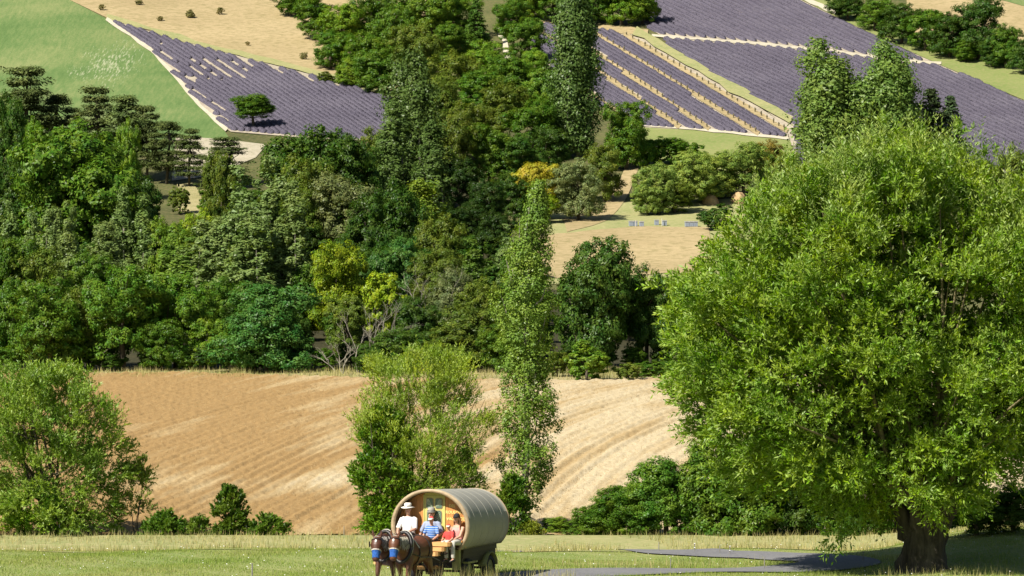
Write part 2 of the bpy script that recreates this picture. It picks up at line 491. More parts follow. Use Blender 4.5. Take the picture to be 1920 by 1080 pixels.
# grassy margin in the hollow between meadow and stubble
mx = np.arange(-26, 26.1, 0.5); my = np.arange(150.0, 162.6, 0.4)
GX, GY = np.meshgrid(mx, my, indexing='ij')
V = np.stack([GX, GY, H(GX, GY) + 0.05 + 0.24 * sstep(GY, 155, 158.5) - 0.6 * sstep(GY, 160.5, 162.4)], -1).reshape(-1, 3)
tag(link_mesh('field_margin', np_mesh('field_margin', V, grid_faces(len(mx), len(my)), True), M_margin), 'dry grassy margin between the meadow and the stubble', 'field margin', None, 'structure')

M_shadelitter = ground_mat('shade_dark_litter', (0.022, 0.024, 0.010), (0.040, 0.038, 0.016), (0.07, 0.06, 0.03), 0.3, 4.0, 0.4)  # near-black litter: the shade between the trunks is painted into its colour
sheet('wood_floor', [(-60, 425), (310, 425), (420, 415), (600, 330), (860, 300), (960, 430), (985, 540), (1240, 560)], [(-60, 690), (250, 690), (400, 689), (600, 694), (800, 696), (1000, 697), (1240, 694)], 90, 40, 0.1, M_shadelitter, 'leaf litter under the wood, darkened with painted shade', 'wood floor')
# hillside fields
lavU = [(200, 35), (330, 75), (480, 115), (640, 155), (760, 192)]
lavL = [(200, 37), (285, 97), (365, 190), (430, 248), (600, 262), (760, 266)]
sheet('green_field', [(-60, -40), (-60, 100), (-60, 290)], [(60, -40), (130, 0), (200, 36), (285, 96), (365, 189), (420, 245), (450, 290)], 60, 40, 0.10, M_green, 'smooth green crop field on the hillside', 'field')
sheet('dry_field', [(60, -40), (400, -40), (800, -40)], [(62, -38), (130, 0), (200, 34), (330, 73), (480, 113), (640, 153), (760, 190), (800, 200)], 60, 40, 0.12, M_tan, 'dry straw coloured hillside above the small lavender field', 'field')
sheet('lavender_ground', lavU, lavL, 60, 30, 0.16, M_lavsoil, 'bare soil under the small lavender field', 'field')
sheet('stony_plot', [(330, 256), (420, 262), (500, 272)], [(322, 340), (400, 330), (480, 296)], 20, 14, 0.12, M_stony, 'pale stony plot behind the pines', 'plot')
sheet('bare_slope', [(325, 350), (398, 345)], [(335, 396), (390, 402)], 14, 8, 0.14, M_verge, 'small bare slope below the pines', 'slope', wob=4.0, seed=3)
bigL = [(1245, -60), (1232, 0), (1205, 45), (1300, 110), (1390, 172), (1475, 240), (1500, 330)]
bigR = [(1380, -60), (1500, 0), (1640, 68), (1760, 122), (1900, 182), (2000, 222), (2010, 350)]
sheet('lavender_ground', bigL, bigR, 60, 50, 0.16, M_lavsoil, 'bare soil under the large lavender field', 'field')
smallP = [(992, 42), (1178, 62), (1272, 121), (1470, 240), (1477, 258), (1330, 246), (1210, 238), (1120, 195), (1000, 100)]
sheet('lavender_ground', [(992, 42), (1100, 52), (1205, 62), (1300, 115), (1478, 240)], [(995, 100), (1050, 150), (1210, 240), (1330, 247), (1478, 260)], 50, 30, 0.14, M_lavsoil, 'bare soil under the striped lavender plot', 'field')
sheet('pasture', [(1195, 238), (1330, 247), (1500, 262)], [(1195, 330), (1330, 330), (1500, 330)], 30, 16, 0.12, M_pasture, 'green pasture below the striped lavender plot', 'field')
sheet('clearing', [(1000, 398), (1200, 378), (1420, 372)], [(990, 535), (1150, 530), (1420, 525)], 30, 24, 0.10, M_margin, 'sunny grass clearing with beehives', 'clearing')
sheet('mown_plot', [(1010, 446), (1090, 436), (1200, 426), (1330, 427)], [(1000, 525), (1150, 518), (1340, 512)], 30, 20, 0.18, M_tan, 'mown straw coloured plot in the clearing', 'plot', wob=1.0)
ribbon('dirt_track', [(1190, 300), (1180, 330), (1165, 365), (1135, 405), (1060, 425)], 26, 14, 0.16, M_tan, 'pale dirt track climbing past the shrubs', 'track')
sheet('upper_pasture', [(1440, -60), (1560, 0), (1700, 30), (1920, 95), (2010, 120)], [(1392, -60), (1502, 0), (1642, 68), (1762, 122), (2000, 222)], 40, 10, 0.13, M_pasture, 'pale green strip between lavender and upper trees', 'field')
sheet('upper_dry_field', [(1700, -60), (2010, -60)], [(1700, 60), (2010, 118)], 20, 12, 0.14, M_tan, 'dry field behind the upper row of trees', 'field')
sheet('upper_green_field', [(1800, -60), (2010, -60)], [(1845, -8), (2010, 38)], 14, 8, 0.2, M_green, 'bright green field in the far corner of the hillside', 'field')
ribbon('chalk_edge', [(200, 36), (285, 96), (330, 145), (368, 193), (425, 246)], 7, 34, 0.26, M_chalk, 'white stony edge of the small lavender field', 'field edge', 1.3, 1)
ribbon('grass_margin', [(200, 32), (330, 71), (480, 110), (640, 150), (740, 184)], 9, 40, 0.24, M_margin, 'yellow grass margin above the small lavender field', 'field edge', 1.4, 2)
ribbon('grass_margin', [(1190, 60), (1285, 117), (1380, 171), (1484, 230)], 15, 30, 0.5, M_margin, 'yellow grass strip between the lavender fields', 'field edge', 1.4, 3)
ribbon('field_path', [(1222, 68), (1400, 82), (1560, 97), (1690, 117), (1765, 120)], 5, 50, 0.26, M_chalk, 'thin pale path crossing the large lavender field', 'path', 0.9, 4)
ribbon('chalk_edge', [(985, 40), (1100, 52), (1215, 62)], 12, 20, 0.24, M_tan, 'pale headland along the top of the striped plot', 'field edge', 1.2, 6)
ribbon('chalk_edge', [(1205, 236), (1330, 246), (1480, 262)], 5, 30, 0.26, M_chalk, 'white edge below the striped plot', 'field edge', 0.8, 7)
ribbon('chalk_edge', [(1480, -16), (1530, 10), (1570, 27)], 9, 14, 0.26, M_chalk, 'white track end beside the large lavender field', 'field edge', 1.2, 8)
ribbon('chalk_edge', [(934, 55), (946, 80), (955, 112)], 12, 10, 0.3, M_chalk, 'pale eroded gully through the upper wood', 'gully', 2.0, 9)

# ------------------------------------------------------------------ lavender rows
def lav_mat():
    m, nt, out = new_mat('lavender')
    geo = N(nt, 'ShaderNodeNewGeometry').outputs['Position']
    n1 = noise(nt, geo, 0.12, 3, 0.6); n2 = noise(nt, geo, 4.5, 4, 0.8)
    r = ramp(nt, [(0.3, (0.058, 0.052, 0.072)), (0.55, (0.108, 0.098, 0.126)), (0.75, (0.165, 0.152, 0.180))])
    nt.links.new(mathn(nt, 'ADD', mathn(nt, 'MULTIPLY', n2, 0.75), mathn(nt, 'MULTIPLY', n1, 0.3)), r.inputs[0])
    g = ramp(nt, [(0.62, (0, 0, 0)), (0.78, (1, 1, 1))]); nt.links.new(noise(nt, geo, 2.3, 4, 0.7), g.inputs[0])
    col = mixc(nt, mathn(nt, 'MULTIPLY', g.outputs[0], 0.45), r.outputs[0], (0.12, 0.125, 0.085))
    d = N(nt, 'ShaderNodeBsdfPrincipled'); d.inputs['Roughness'].default_value = 1.0; d.inputs['Specular IOR Level'].default_value = 0.05
    b = N(nt, 'ShaderNodeBump'); b.inputs['Strength'].default_value = 0.8; b.inputs['Distance'].default_value = 0.2
    nt.links.new(n2, b.inputs['Height']); nt.links.new(b.outputs[0], d.inputs['Normal'])
    nt.links.new(col, d.inputs['Base Color']); nt.links.new(d.outputs[0], out.inputs[0])
    return m
M_lav = lav_mat()

def inside(poly, x, y):
    c = False; n = len(poly); j = n - 1
    for i in range(n):
        if ((poly[i][1] > y) != (poly[j][1] > y)) and x < (poly[j][0] - poly[i][0]) * (y - poly[i][1]) / (poly[j][1] - poly[i][1]) + poly[i][0]: c = not c
        j = i
    return c

def lav_rows(parent, poly, slope, dc, hw, ht, skip=None, seed=0, curve=0.0, thin=None):
    """rows y = slope*x + c through a picture polygon, laid on the hillside as bushy ridges"""
    rg = np.random.default_rng(seed)
    xs = [p[0] for p in poly]
    cs = [p[1] - slope * p[0] for p in poly]
    c = min(cs) + dc * 0.5; nrow = 0
    while c < max(cs):
        x = np.arange(min(xs), max(xs), 2.0)
        y = slope * x + c + curve * ((x - min(xs)) / 100.0) ** 2
        ok = np.array([inside(poly, a, b) and not (skip and skip(a, b, c)) for a, b in zip(x, y)])
        i = 0
        while i < len(x):
            if not ok[i]: i += 1; continue
            j = i
            while j + 1 < len(x) and ok[j + 1]: j += 1
            if j - i >= 3:
                W = ray(x[i:j + 1], y[i:j + 1])
                d = np.concatenate([[0], np.cumsum(np.linalg.norm(np.diff(W, axis=0), axis=1))])
                n = max(4, int(d[-1] / 0.4))
                tt = np.linspace(0, d[-1], n)
                Q = np.stack([np.interp(tt, d, W[:, k]) for k in range(3)], 1)
                tg = np.gradient(Q, axis=0); tg[:, 2] = 0; tg /= np.linalg.norm(tg, axis=1)[:, None] + 1e-9
                nm = np.stack([-tg[:, 1], tg[:, 0], np.zeros(n)], 1)
                prof = np.array([(-1, -0.2), (-0.8, 0.62), (-0.25, 1.0), (0.3, 1.0), (0.82, 0.6), (1, -0.2)])
                sc = 0.95 + np.convolve(rg.normal(0, 0.10, n + 4), [.1, .2, .4, .2, .1], mode='valid')
                sc *= np.interp(np.arange(n), [0, 1, n - 2, n - 1], [0.3, 1, 1, 0.3])
                if thin: sc *= thin
                PV = np.zeros((n, 6, 3))
                for k, (a, h) in enumerate(prof):
                    jit = np.convolve(rg.normal(0, 0.10, n + 2), [.3, .4, .3], mode='valid')
                    PV[:, k] = Q + nm * (a * hw * (sc + jit))[:, None]
                    PV[:, k, 2] = H(PV[:, k, 0], PV[:, k, 1]) + 0.06 + h * ht * (sc + jit)
                # flower spikes that make the row bushy
                ns = int(d[-1] * 26)
                ti = rg.uniform(0, n - 1.001, ns); i0 = ti.astype(int); fr_ = (ti - i0)[:, None]; kk = rg.integers(1, 5, ns)
                B = PV[i0, kk] * (1 - fr_) + PV[np.minimum(i0 + 1, n - 1), kk] * fr_
                dirv = np.stack([rg.normal(0, .45, ns), rg.normal(0, .45, ns), np.ones(ns)], 1) + nm[i0] * (prof[kk, 0] * 0.9)[:, None]
                dirv /= np.linalg.norm(dirv, axis=1)[:, None]
                sl = rg.uniform(0.06, 0.15, ns)[:, None]; sw = np.stack([rg.uniform(.012, .03, ns), rg.normal(0, .015, ns), np.zeros(ns)], 1)
                B = B - dirv * 0.04
                SV = np.stack([B - sw * 1.3, B + sw * 1.3, B + dirv * sl], 1).reshape(-1, 3)
                gf = grid_faces(n, 6); VV = np.concatenate([PV.reshape(-1, 3), SV]); FF = np.concatenate([gf[:, [0, 1, 2]], gf[:, [0, 2, 3]], 6 * n + np.arange(3 * ns).reshape(-1, 3)])
                link_mesh('lavender_row', np_mesh('lavender_row', VV, FF, True), M_lav, parent)
                nrow += 1
            i = j + 1
        c += dc
    return nrow

def path_gap(a, b, c):   # the thin pale path through the big field
    yy = np.interp(a, [1222, 1400, 1560, 1690, 1765], [68, 82, 97, 117, 120])
    return abs(b - yy) < 3.5 and a < 1770
lf = tag(empty('lavender_field', ground_at(1700, 160)), 'large lavender field with close purple rows beyond the poplar pair', 'lavender field')
lf.location = (0, 0, 0)
bigP = bigL + bigR[::-1]
lav_rows(lf, [(1228, -45), (1225, 0), (1208, 45), (1228, 68), (1310, 124), (1400, 175), (1486, 223), (1500, 330), (2005, 345), (1995, 222), (1895, 182), (1755, 122), (1635, 68), (1495, 2), (1400, -45)],
         0.47, 7.4, 0.31, 0.28, path_gap, 1)
def patch_gap(a, b, c):
    k = int(round(c / 7.8))
    if 355 < a < 465 and 112 < b < 152 and k % 2 == 0 and math.sin(a * .31 + k) > -.5: return True
    if 300 < a < 430 and abs(b - np.interp(a, [200, 285, 365, 430], [37, 97, 190, 248])) < 34 and k % 2 == 1 and math.sin(a * .17 + 2 * k) > -.6: return True
    if a > 420 and 100 < b < 165 and abs(b - np.interp(a, [200, 330, 480, 640], [35, 75, 115, 155])) < 14 and k % 3 == 0: return True
    return False
lf2 = tag(empty('lavender_field'), 'small lavender field wedged between green crop and dry hillside', 'lavender field')
lav_rows(lf2, [(204, 38), (330, 78), (480, 118), (640, 158), (760, 195), (760, 266), (600, 260), (432, 246), (368, 188), (287, 97)], 0.66, 7.8, 0.30, 0.28, patch_gap, 2)
strips = [((1170, 65), (1477, 249)), ((1112, 62), (1423, 253)), ((1060, 62), (1330, 244)), ((993, 47), (1275, 240)), ((1060, 147), (1205, 239))]
def strip_gap(a, b, c):
    for (x0, y0), (x1, y1) in strips:
        if x0 - 12 < a < x1 + 12 and abs(b - (y0 + (y1 - y0) * (a - x0) / (x1 - x0))) < 6.5: return True
    return False
lf3 = tag(empty('lavender_field'), 'lavender plot striped by pale lines of young stakes', 'lavender field')
lav_rows(lf3, smallP, 0.605, 7.4, 0.32, 0.25, strip_gap, 3)
M_post = plain_mat('weathered_wood', (0.13, 0.11, 0.06), 0.9, 0.4, 6)
M_vine = leaf_mat('stake_leaves', None, 0.25, 0.04)
rr = random.Random(4)
for k, (a, b) in enumerate(strips):
    ribbon('bare_strip', [a, b], 8.5, 60, 0.30, M_tan, ['bare straw strip with stakes nearest the yellow grass strip', 'bare straw strip with stakes, second from the yellow grass strip', 'bare straw strip with stakes, middle of five', 'bare straw strip with stakes emerging left of the dark poplar', 'short bare straw strip with stakes beside the dark poplar'][k], 'strip', 0.6, 20 + k)
    L = math.hypot(b[0] - a[0], b[1] - a[1])
    for i in range(int(L / 12.5)):
        f = (i + 0.5 + rr.uniform(-.1, .1)) / int(L / 12.5)
        p = ground_at(a[0] + (b[0] - a[0]) * f, a[1] + (b[1] - a[1]) * f)
        m = MB()
        h = rr.uniform(0.20, 0.34)
        m.tube([(0, 0, -0.1), (0, 0, 0.2 + h * 0.3), (rr.uniform(-.05, .05), 0, 0.2 + h)], [0.055, 0.05, 0.03], 6)
        m.ball((rr.uniform(-.03, .03), 0, 0.15 + h * 0.7), (0.085, 0.085, h * 0.4), 6, 4)
        o = m.build('vine_stake', M_post); o.location = p; o.rotation_euler[2] = rr.uniform(0, 6)
        nth = f"{i + 1}{'th' if 10 <= i + 1 <= 20 else {1: 'st', 2: 'nd', 3: 'rd'}.get((i + 1) % 10, 'th')}"
        tag(o, f'vine stake, {nth} from the top of the ' + ['strip nearest the yellow grass', 'second strip from the yellow grass', 'middle straw strip', 'strip left of the dark poplar', 'short strip beside the dark poplar'][k], 'stake', 'stakes along the bare strips')
# ------------------------------------------------------------------ foliage
def unit(v):
    return v / (np.linalg.norm(v, axis=-1, keepdims=True) + 1e-9)

def leaves_mesh(name, P, A, Nn, L, W, fine=False):
    """one four-cornered blade per leaf: P foot, A long axis, Nn facing, L length, W width"""
    A = unit(A); S = unit(np.cross(Nn, A))
    n = len(P); L = np.broadcast_to(np.asarray(L, float), (n,))[:, None]; W = np.broadcast_to(np.asarray(W, float), (n,))[:, None]
    if not fine:
        V = np.stack([P - S * W / 2, P + S * W / 2, P + A * L], 1).reshape(-1, 3)
        return np_mesh(name, V, np.arange(n * 3).reshape(-1, 3))
    fold = np.cross(A, S) * W * 0.25
    V = np.stack([P, P + A * L * 0.45 + S * W / 2 + fold, P + A * L, P + A * L * 0.45 - S * W / 2 + fold], 1).reshape(-1, 3)
    return np_mesh(name, V, np.arange(n * 4).reshape(-1, 4))

def sphere_dirs(rg, n, zmin=-1.0):
    z = rg.uniform(zmin, 1, n); a = rg.uniform(0, 2 * np.pi, n); r = np.sqrt(1 - z * z)
    return np.stack([r * np.cos(a), r * np.sin(a), z], 1)

def clump_leaves(rg, cen, out, rad, per, L, asp, squash=0.75, upb=0.4):
    """leaves spread through clumps: cen (m,3), out (m,3) outward, rad (m,)"""
    m = len(cen)
    d = sphere_dirs(rg, m * per).reshape(m, per, 3)
    r = rg.uniform(0.2, 1.0, (m, per, 1)) ** 0.6
    off = d * r * rad[:, None, None]; off[..., 2] *= squash
    P = cen[:, None] + off
    nn = unit(d * 0.7 + out[:, None] * 0.6 + np.array([0, 0, upb]) + rg.normal(0, 0.36, d.shape))
    ax = unit(np.cross(nn, rg.normal(0, 1, d.shape)))
    P = P.reshape(-1, 3); nn = nn.reshape(-1, 3); ax = ax.reshape(-1, 3)
    ll = L * rg.uniform(0.7, 1.35, len(P))
    return P - ax * ll[:, None] / 2, ax, nn, ll, ll * asp

def tree_limbs(rg, tips, base_r, top=0.55, bend=0.05, sides=6, lean=0.0):
    m = MB()
    trunk = [Vector((0, 0, -0.06)), Vector((lean * .3 + rg.normal(0, .01), rg.normal(0, .01), top * 0.35)), Vector((lean * .7 + rg.normal(0, .02), rg.normal(0, .02), top * 0.7)), Vector((lean, 0, top))]
    m.tube(trunk, [base_r * 1.35, base_r, base_r * 0.8, base_r * 0.5], sides + 2)
    for t in tips:
        t = Vector(t); k = rg.uniform(0.35, 0.95)
        s = trunk[1].lerp(trunk[3], k)
        q = s.lerp(t, 0.5) + Vector((rg.normal(0, bend), rg.normal(0, bend), rg.normal(0, bend) - 0.02))
        m.tube([s, q, t], [base_r * 0.42, base_r * 0.25, base_r * 0.08], sides - 1, cap=False)
    return m

M_leaf = leaf_mat('broad_leaves')
M_leafw = leaf_mat('willow_leaves', (0.27, 0.35, 0.10), 0.30, 0.02, 0.7, 0.03, 0.45, 0.9)
M_leafp = leaf_mat('poplar_leaves', (0.15, 0.22, 0.05), 0.28, 0.015, 0.6, 0.03, 0.4, 1.2)
M_needle = leaf_mat('needles', None, 0.1, 0.01, 0.8, 0.02, 0.5, 1.2)
M_bark = plain_mat('bark', (0.10, 0.085, 0.06), 0.95, 0.45, 14, 0, 0.6, 0.1, (1, 1, 0.3))
M_barkpale = plain_mat('pale_bark', (0.25, 0.23, 0.18), 0.9, 0.3, 10, 0, 0.3, 0.1)

def proto_round(seed, n_clump, per, L, low=0.12, tall=1.0):
    rg = np.random.default_rng(seed)
    nl = int(rg.integers(9, 14) * tall)
    lobes = []
    for i in range(nl):
        a = rg.uniform(0, 2 * np.pi); z = rg.uniform(low + 0.1, 0.86)
        lim = 0.36 * np.sqrt(max(0.05, 1 - ((z - 0.5) / 0.52) ** 2))
        r = lim * rg.uniform(0.45, 1.0); lr = rg.uniform(0.13, 0.21)
        lobes.append((r * np.cos(a), r * np.sin(a), z, lr))
    lobes.append((rg.normal(0, .04), rg.normal(0, .04), 0.80, 0.19)); lobes.append((0, 0, 0.5, 0.30)); lobes.append((0, 0, 0.28, 0.27))
    Lb = np.array(lobes)
    if tall > 1: Lb = np.concatenate([Lb, [(0, 0, z, .25) for z in (.2, .38, .62)]])
    Lb[:, 2] *= tall
    w = Lb[:, 3] ** 2; w /= w.sum()
    k = rg.choice(len(Lb), n_clump, p=w)
    d = sphere_dirs(rg, n_clump, -0.75)
    lump = 1 + 0.16 * np.sin(d[:, 0] * 5 + k) * np.cos(d[:, 1] * 6 + 2 * k) + rg.normal(0, 0.07, n_clump)
    cen = Lb[k, :3] + d * (Lb[k, 3] * lump)[:, None] * np.array([1, 1, 0.95])
    cen[:, 2] = np.clip(cen[:, 2], 0.03, 1.02 * tall)
    rad = rg.uniform(0.045, 0.095, n_clump) * (1.15 if n_clump < 150 else 1.0)
    me = leaves_mesh('crown_round', *clump_leaves(rg, cen, unit(d), rad, per, L, 0.62))
    tips = cen[rg.choice(n_clump, 9)]
    return me, tree_limbs(rg, tips, 0.028, 0.55 * tall).mesh('trunk_round', True)

def proto_poplar(seed, n_clump, per, L, W=0.25, multi=7, open_=0.0):
    """columnar: W wide for a height of 1"""
    rg = np.random.default_rng(seed)
    cl = []; od = []; rd = []; limbs = []
    hmax = [1.0] + list(rg.uniform(max(0.55, open_), 0.98, multi - 1))
    for i in range(multi):
        a = rg.uniform(0, 2 * np.pi) if i else 0.0; rr_ = (W * 0.30 * rg.uniform(0.5, 1.0)) if i else 0.0
        n = n_clump // multi
        t = rg.uniform(0.04, 1, n) ** 0.9
        z = t * hmax[i]
        prof = np.sin(np.clip(t, 0, 1) * np.pi * 0.90 + 0.2) ** (0.6 if open_ == 0 else 0.4)
        cx = rr_ * np.cos(a) * np.minimum(1, z * 4) * (1 - 0.35 * t); cy = rr_ * np.sin(a) * np.minimum(1, z * 4) * (1 - 0.35 * t)
        q = rg.uniform(0, 2 * np.pi, n)
        er = W * 0.24 * prof * rg.uniform(0.35, 1.08, n) * (1 + 0.34 * np.sin(z * (23 + 3 * i) + 2 * i))
        cl.append(np.stack([cx + er * np.cos(q), cy + er * np.sin(q), z], 1))
        od.append(np.stack([np.cos(q), np.sin(q), np.full(n, 0.35)], 1)); rd.append(rg.uniform(0.018, 0.036, n) * (W / 0.25))
        limbs.append([(rr_ * np.cos(a) * .2, rr_ * np.sin(a) * .2, 0.04 + 0.1 * rg.random()), (rr_ * np.cos(a), rr_ * np.sin(a), 0.3 * hmax[i]), (rr_ * np.cos(a) * .75, rr_ * np.sin(a) * .75, 0.72 * hmax[i])])
    cen = np.concatenate(cl); out = unit(np.concatenate(od)); rad = np.concatenate(rd)
    me = leaves_mesh('crown_columnar', *clump_leaves(rg, cen, out, rad, per, L, 0.75, 1.5, 0.15))
    m = MB()
    m.tube([(0, 0, -0.05), (0, 0, 0.3), (0, 0, 0.78)], [0.018, 0.012, 0.002], 7)
    for l in limbs[1:]: m.tube(l, [0.008, 0.005, 0.0015], 5, cap=False)
    return me, m.mesh('trunk_columnar', True)

def proto_pine(seed, L=0.045):
    rg = np.random.default_rng(seed)
    tips = []; cen = []; out = []; rad = []
    for tier in range(9):
        z = 0.24 + 0.74 * tier / 8 + rg.normal(0, .015)
        R = (0.50 if tier < 6 else 0.40 - 0.10 * (tier - 6)) * rg.uniform(0.75, 1.05)
        for b in range(rg.integers(5, 8)):
            a = rg.uniform(0, 2 * np.pi); r0 = R * rg.uniform(0.4, 1.0)
            tips.append((r0 * .9 * np.cos(a), r0 * .9 * np.sin(a), z))
            for k in range(7):
                f = rg.uniform(0.35, 1.0); s = rg.normal(0, 0.07)
                cen.append((r0 * f * np.cos(a) - s * np.sin(a), r0 * f * np.sin(a) + s * np.cos(a), z + rg.normal(0, .012) + .02))
                out.append((np.cos(a) * .3, np.sin(a) * .3, 1)); rad.append(rg.uniform(0.06, 0.12))
    me = leaves_mesh('crown_pine', *clump_leaves(rg, np.array(cen), unit(np.array(out)), np.array(rad), 34, L, 0.38, 0.45, 0.9))
    return me, tree_limbs(rg, tips[::3], 0.022, 0.9, 0.03, 6, rg.normal(0, .05)).mesh('trunk_pine', True)

def proto_spruce(seed, W=0.42, L=0.05):
    rg = np.random.default_rng(seed)
    cen = []; out = []; rad = []
    for tier in range(22):
        f = tier / 21; z = 0.06 + 0.92 * f; R = W * 0.5 * (1 - f) ** 0.85 + 0.012
        for b in range(int(5 + 8 * (1 - f))):
            a = rg.uniform(0, 2 * np.pi)
            for k in range(3):
                r = R * (0.35 + 0.3 * k) * rg.uniform(0.85, 1.15)
                cen.append((r * np.cos(a), r * np.sin(a), z - r * 0.25)); out.append((np.cos(a), np.sin(a), 0.5)); rad.append(0.022 + 0.012 * (1 - f))
    me = leaves_mesh('crown_spruce', *clump_leaves(rg, np.array(cen), unit(np.array(out)), np.array(rad), 9, L, 0.28, 0.6, 0.4))
    m = MB(); m.tube([(0, 0, -.05), (0, 0, 0.5), (0, 0, 1.0)], [0.025, 0.015, 0.003], 7)
    return me, m.mesh('trunk_spruce', True)

PROTO = {
    'round': [proto_round(10 + i, 330, 96, 0.0265) for i in range(7)],
    'small': [proto_round(40 + i, 170, 56, 0.050) for i in range(4)],
    'large': [proto_round(60 + i, 520, 72, 0.027) for i in range(4)],
    'tall': [proto_poplar(160 + i, 900, 46, 0.019, 0.5, 9, 0.66) for i in range(2)],
    'poplar': [proto_poplar(80 + i, 340, 52, 0.0155) for i in range(4)],
    'broadpoplar': [proto_poplar(100 + i, 720, 50, 0.015, 0.42, 9, 0.8) for i in range(3)],
    'pine': [proto_pine(120 + i) for i in range(4)],
    'spruce': [proto_spruce(140 + i) for i in range(2)],
}
PW = {'tall': 0.5, 'round': 1.0, 'small': 1.0, 'large': 1.0, 'poplar': 0.25, 'broadpoplar': 0.42, 'pine': 0.78, 'spruce': 0.42}
for k, lst in PROTO.items():
    for cm, tm in lst:
        cm.materials.append({'tall': M_leafp, 'pine': M_needle, 'spruce': M_needle, 'poplar': M_leafp, 'broadpoplar': M_leafp}.get(k, M_leaf))
        tm.materials.append(M_barkpale if 'poplar' in k else M_bark)

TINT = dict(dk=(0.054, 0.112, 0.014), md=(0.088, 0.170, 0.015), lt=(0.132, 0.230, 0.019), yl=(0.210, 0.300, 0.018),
            bl=(0.070, 0.160, 0.028), ol=(0.112, 0.160, 0.020), pp=(0.125, 0.205, 0.034), shade_dk=(0.034, 0.068, 0.010), scrub=(0.26, 0.24, 0.09), pop=(0.160, 0.225, 0.068), popd=(0.056, 0.108, 0.024), gold=(0.40, 0.37, 0.035),  # the darkest green has the wood's shade painted into it
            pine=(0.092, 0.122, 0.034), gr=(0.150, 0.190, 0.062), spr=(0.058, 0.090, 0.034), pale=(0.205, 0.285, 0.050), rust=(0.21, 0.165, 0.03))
_trng = random.Random(77)
_used = {}
NAME = {'tall': 'poplar_tree', 'round': 'broadleaf_tree', 'small': 'shrub', 'large': 'broadleaf_tree', 'poplar': 'poplar_tree', 'broadpoplar': 'poplar_tree', 'pine': 'pine_tree', 'spruce': 'spruce_tree'}
def plant(kind, cx, top, base, w, tint, label, group=None, name=None, idx=None, loc=None, lean=0.0):
    """a tree standing where the sight line through (cx, base) meets the ground, as tall and wide as it looks from there"""
    p = ground_at(cx, base) if loc is None else Vector(loc)
    zt = ZC + (HPY - top) / F * p.y
    h = max(0.4, zt - p.z); wd = w * p.y / F
    lst = PROTO[kind]
    i = _used.get(kind, 0) if idx is None else idx
    _used[kind] = _used.get(kind, 0) + 1
    cm, tm = lst[i % len(lst)]
    nm = name or NAME[kind]
    e = empty(nm, p, _trng.uniform(0, 6.28))
    s = wd / PW[kind] * {'tall': 1.08, 'round': 1.08, 'small': 1.08, 'large': 1.08, 'poplar': 1.3}.get(kind, 1.0)
    e.scale = (s, s, h)
    e.rotation_euler[0] = lean * 0.5
    c = TINT[tint]; f = _trng.uniform(0.88, 1.12)
    co = link_mesh('crown', cm, None, e); co.color = (c[0] * f * _trng.uniform(.94, 1.06), c[1] * f, c[2] * f * _trng.uniform(.9, 1.1), 1)
    link_mesh('trunk', tm, None, e)
    cat = 'shrub' if 'shrub' in nm or 'bush' in nm else 'tree'
    tag(e, label, cat, group)
    return e

G_EDGE = ('*wood-edge', 'rounded trees along the wood edge')
G_WOOD = ('*close-packed', 'dark trees inside the wood')
G_LIGHT = ('*airy', 'light green trees inside the wood')
G_POP = ('*', 'poplars in the lower wood')
G_UP = ('*upper-wood', 'trees of the upper wood')
G_TOP = ('rounded green tree in the row shading the striped plot', 'row of trees above the striped lavender plot')
G_RIGHT = ('dark rounded tree in the belt beyond the large lavender field', 'tree belt beyond the large lavender field')
G_PINE = ('dark flat-topped pine below the green crop field', 'pines below the green crop field')
G_SHR = ('pale green round shrub in the thicket above the beehives', 'pale shrubs above the beehives')
G_HEDGE = ('dark green hedge shrub between road and stubble', 'hedge shrubs along the road')

TWORD = dict(shade_dk='dark shade-tinted', dk='dark green', md='mid green', lt='light green', yl='yellow-green', bl='blue-green', ol='olive green', pop='grey-green', popd='dark green', pine='dark', gr='greyish green', pale='pale green')
MARKS = [('twin-headed poplar', 770, 405), ('huge tree', 150, 520), ('golden tree', 1005, 412), ('very tall dark poplar', 1085, 296), ('eroded gully', 945, 100), ('dry hillside', 600, 90),
         ('blue-green dome', 500, 699), ('forked dead tree', 668, 700), ('slim poplar', 978, 640), ('stony plot', 400, 350), ('pale dead tree', 818, 640), ('oak', 1105, 690), ('small lavender field', 690, 250), ('dark pointed tree', 893, 70),
         ('vivid tree', 712, 620), ('yellowish poplar', 790, 520), ('bare slope', 350, 400), ('white posts', 111, 700), ('reddish olive bush', 1440, 350), ('beehives', 1240, 420), ('upper green field', 1880, 40), ('big willow', 1600, 560), ('striped plot', 1150, 60), ('dirt track', 1180, 330)]
ORD = ['', 'second ', 'third ', 'fourth ', 'fifth ', 'sixth ', 'seventh ', 'eighth ', 'ninth ', 'tenth ', 'eleventh ', 'twelfth ', 'thirteenth ', 'fourteenth ', 'fifteenth ', 'sixteenth ', 'seventeenth ', 'eighteenth ', 'nineteenth ', 'twentieth ']
_auto = {}
def ordinal(grp, items, mark):
    return [(*it, f'{["first", "second", "third", "fourth", "fifth", "sixth", "seventh", "eighth", "ninth", "tenth"][i]} {grp} counted from the {mark}') for i, it in enumerate(items)]
def auto_label(noun, tint, cx, base):
    d = sorted(MARKS, key=lambda m: ((m[1] - cx) / 1.0) ** 2 + ((m[2] - base) * 1.3) ** 2)[0]
    rel = 'beside' if abs(d[2] - base) < 28 else ('uphill of' if base < d[2] else 'downhill of')
    return f'{TWORD.get(tint, "green")} {noun} {rel} the {d[0]}'
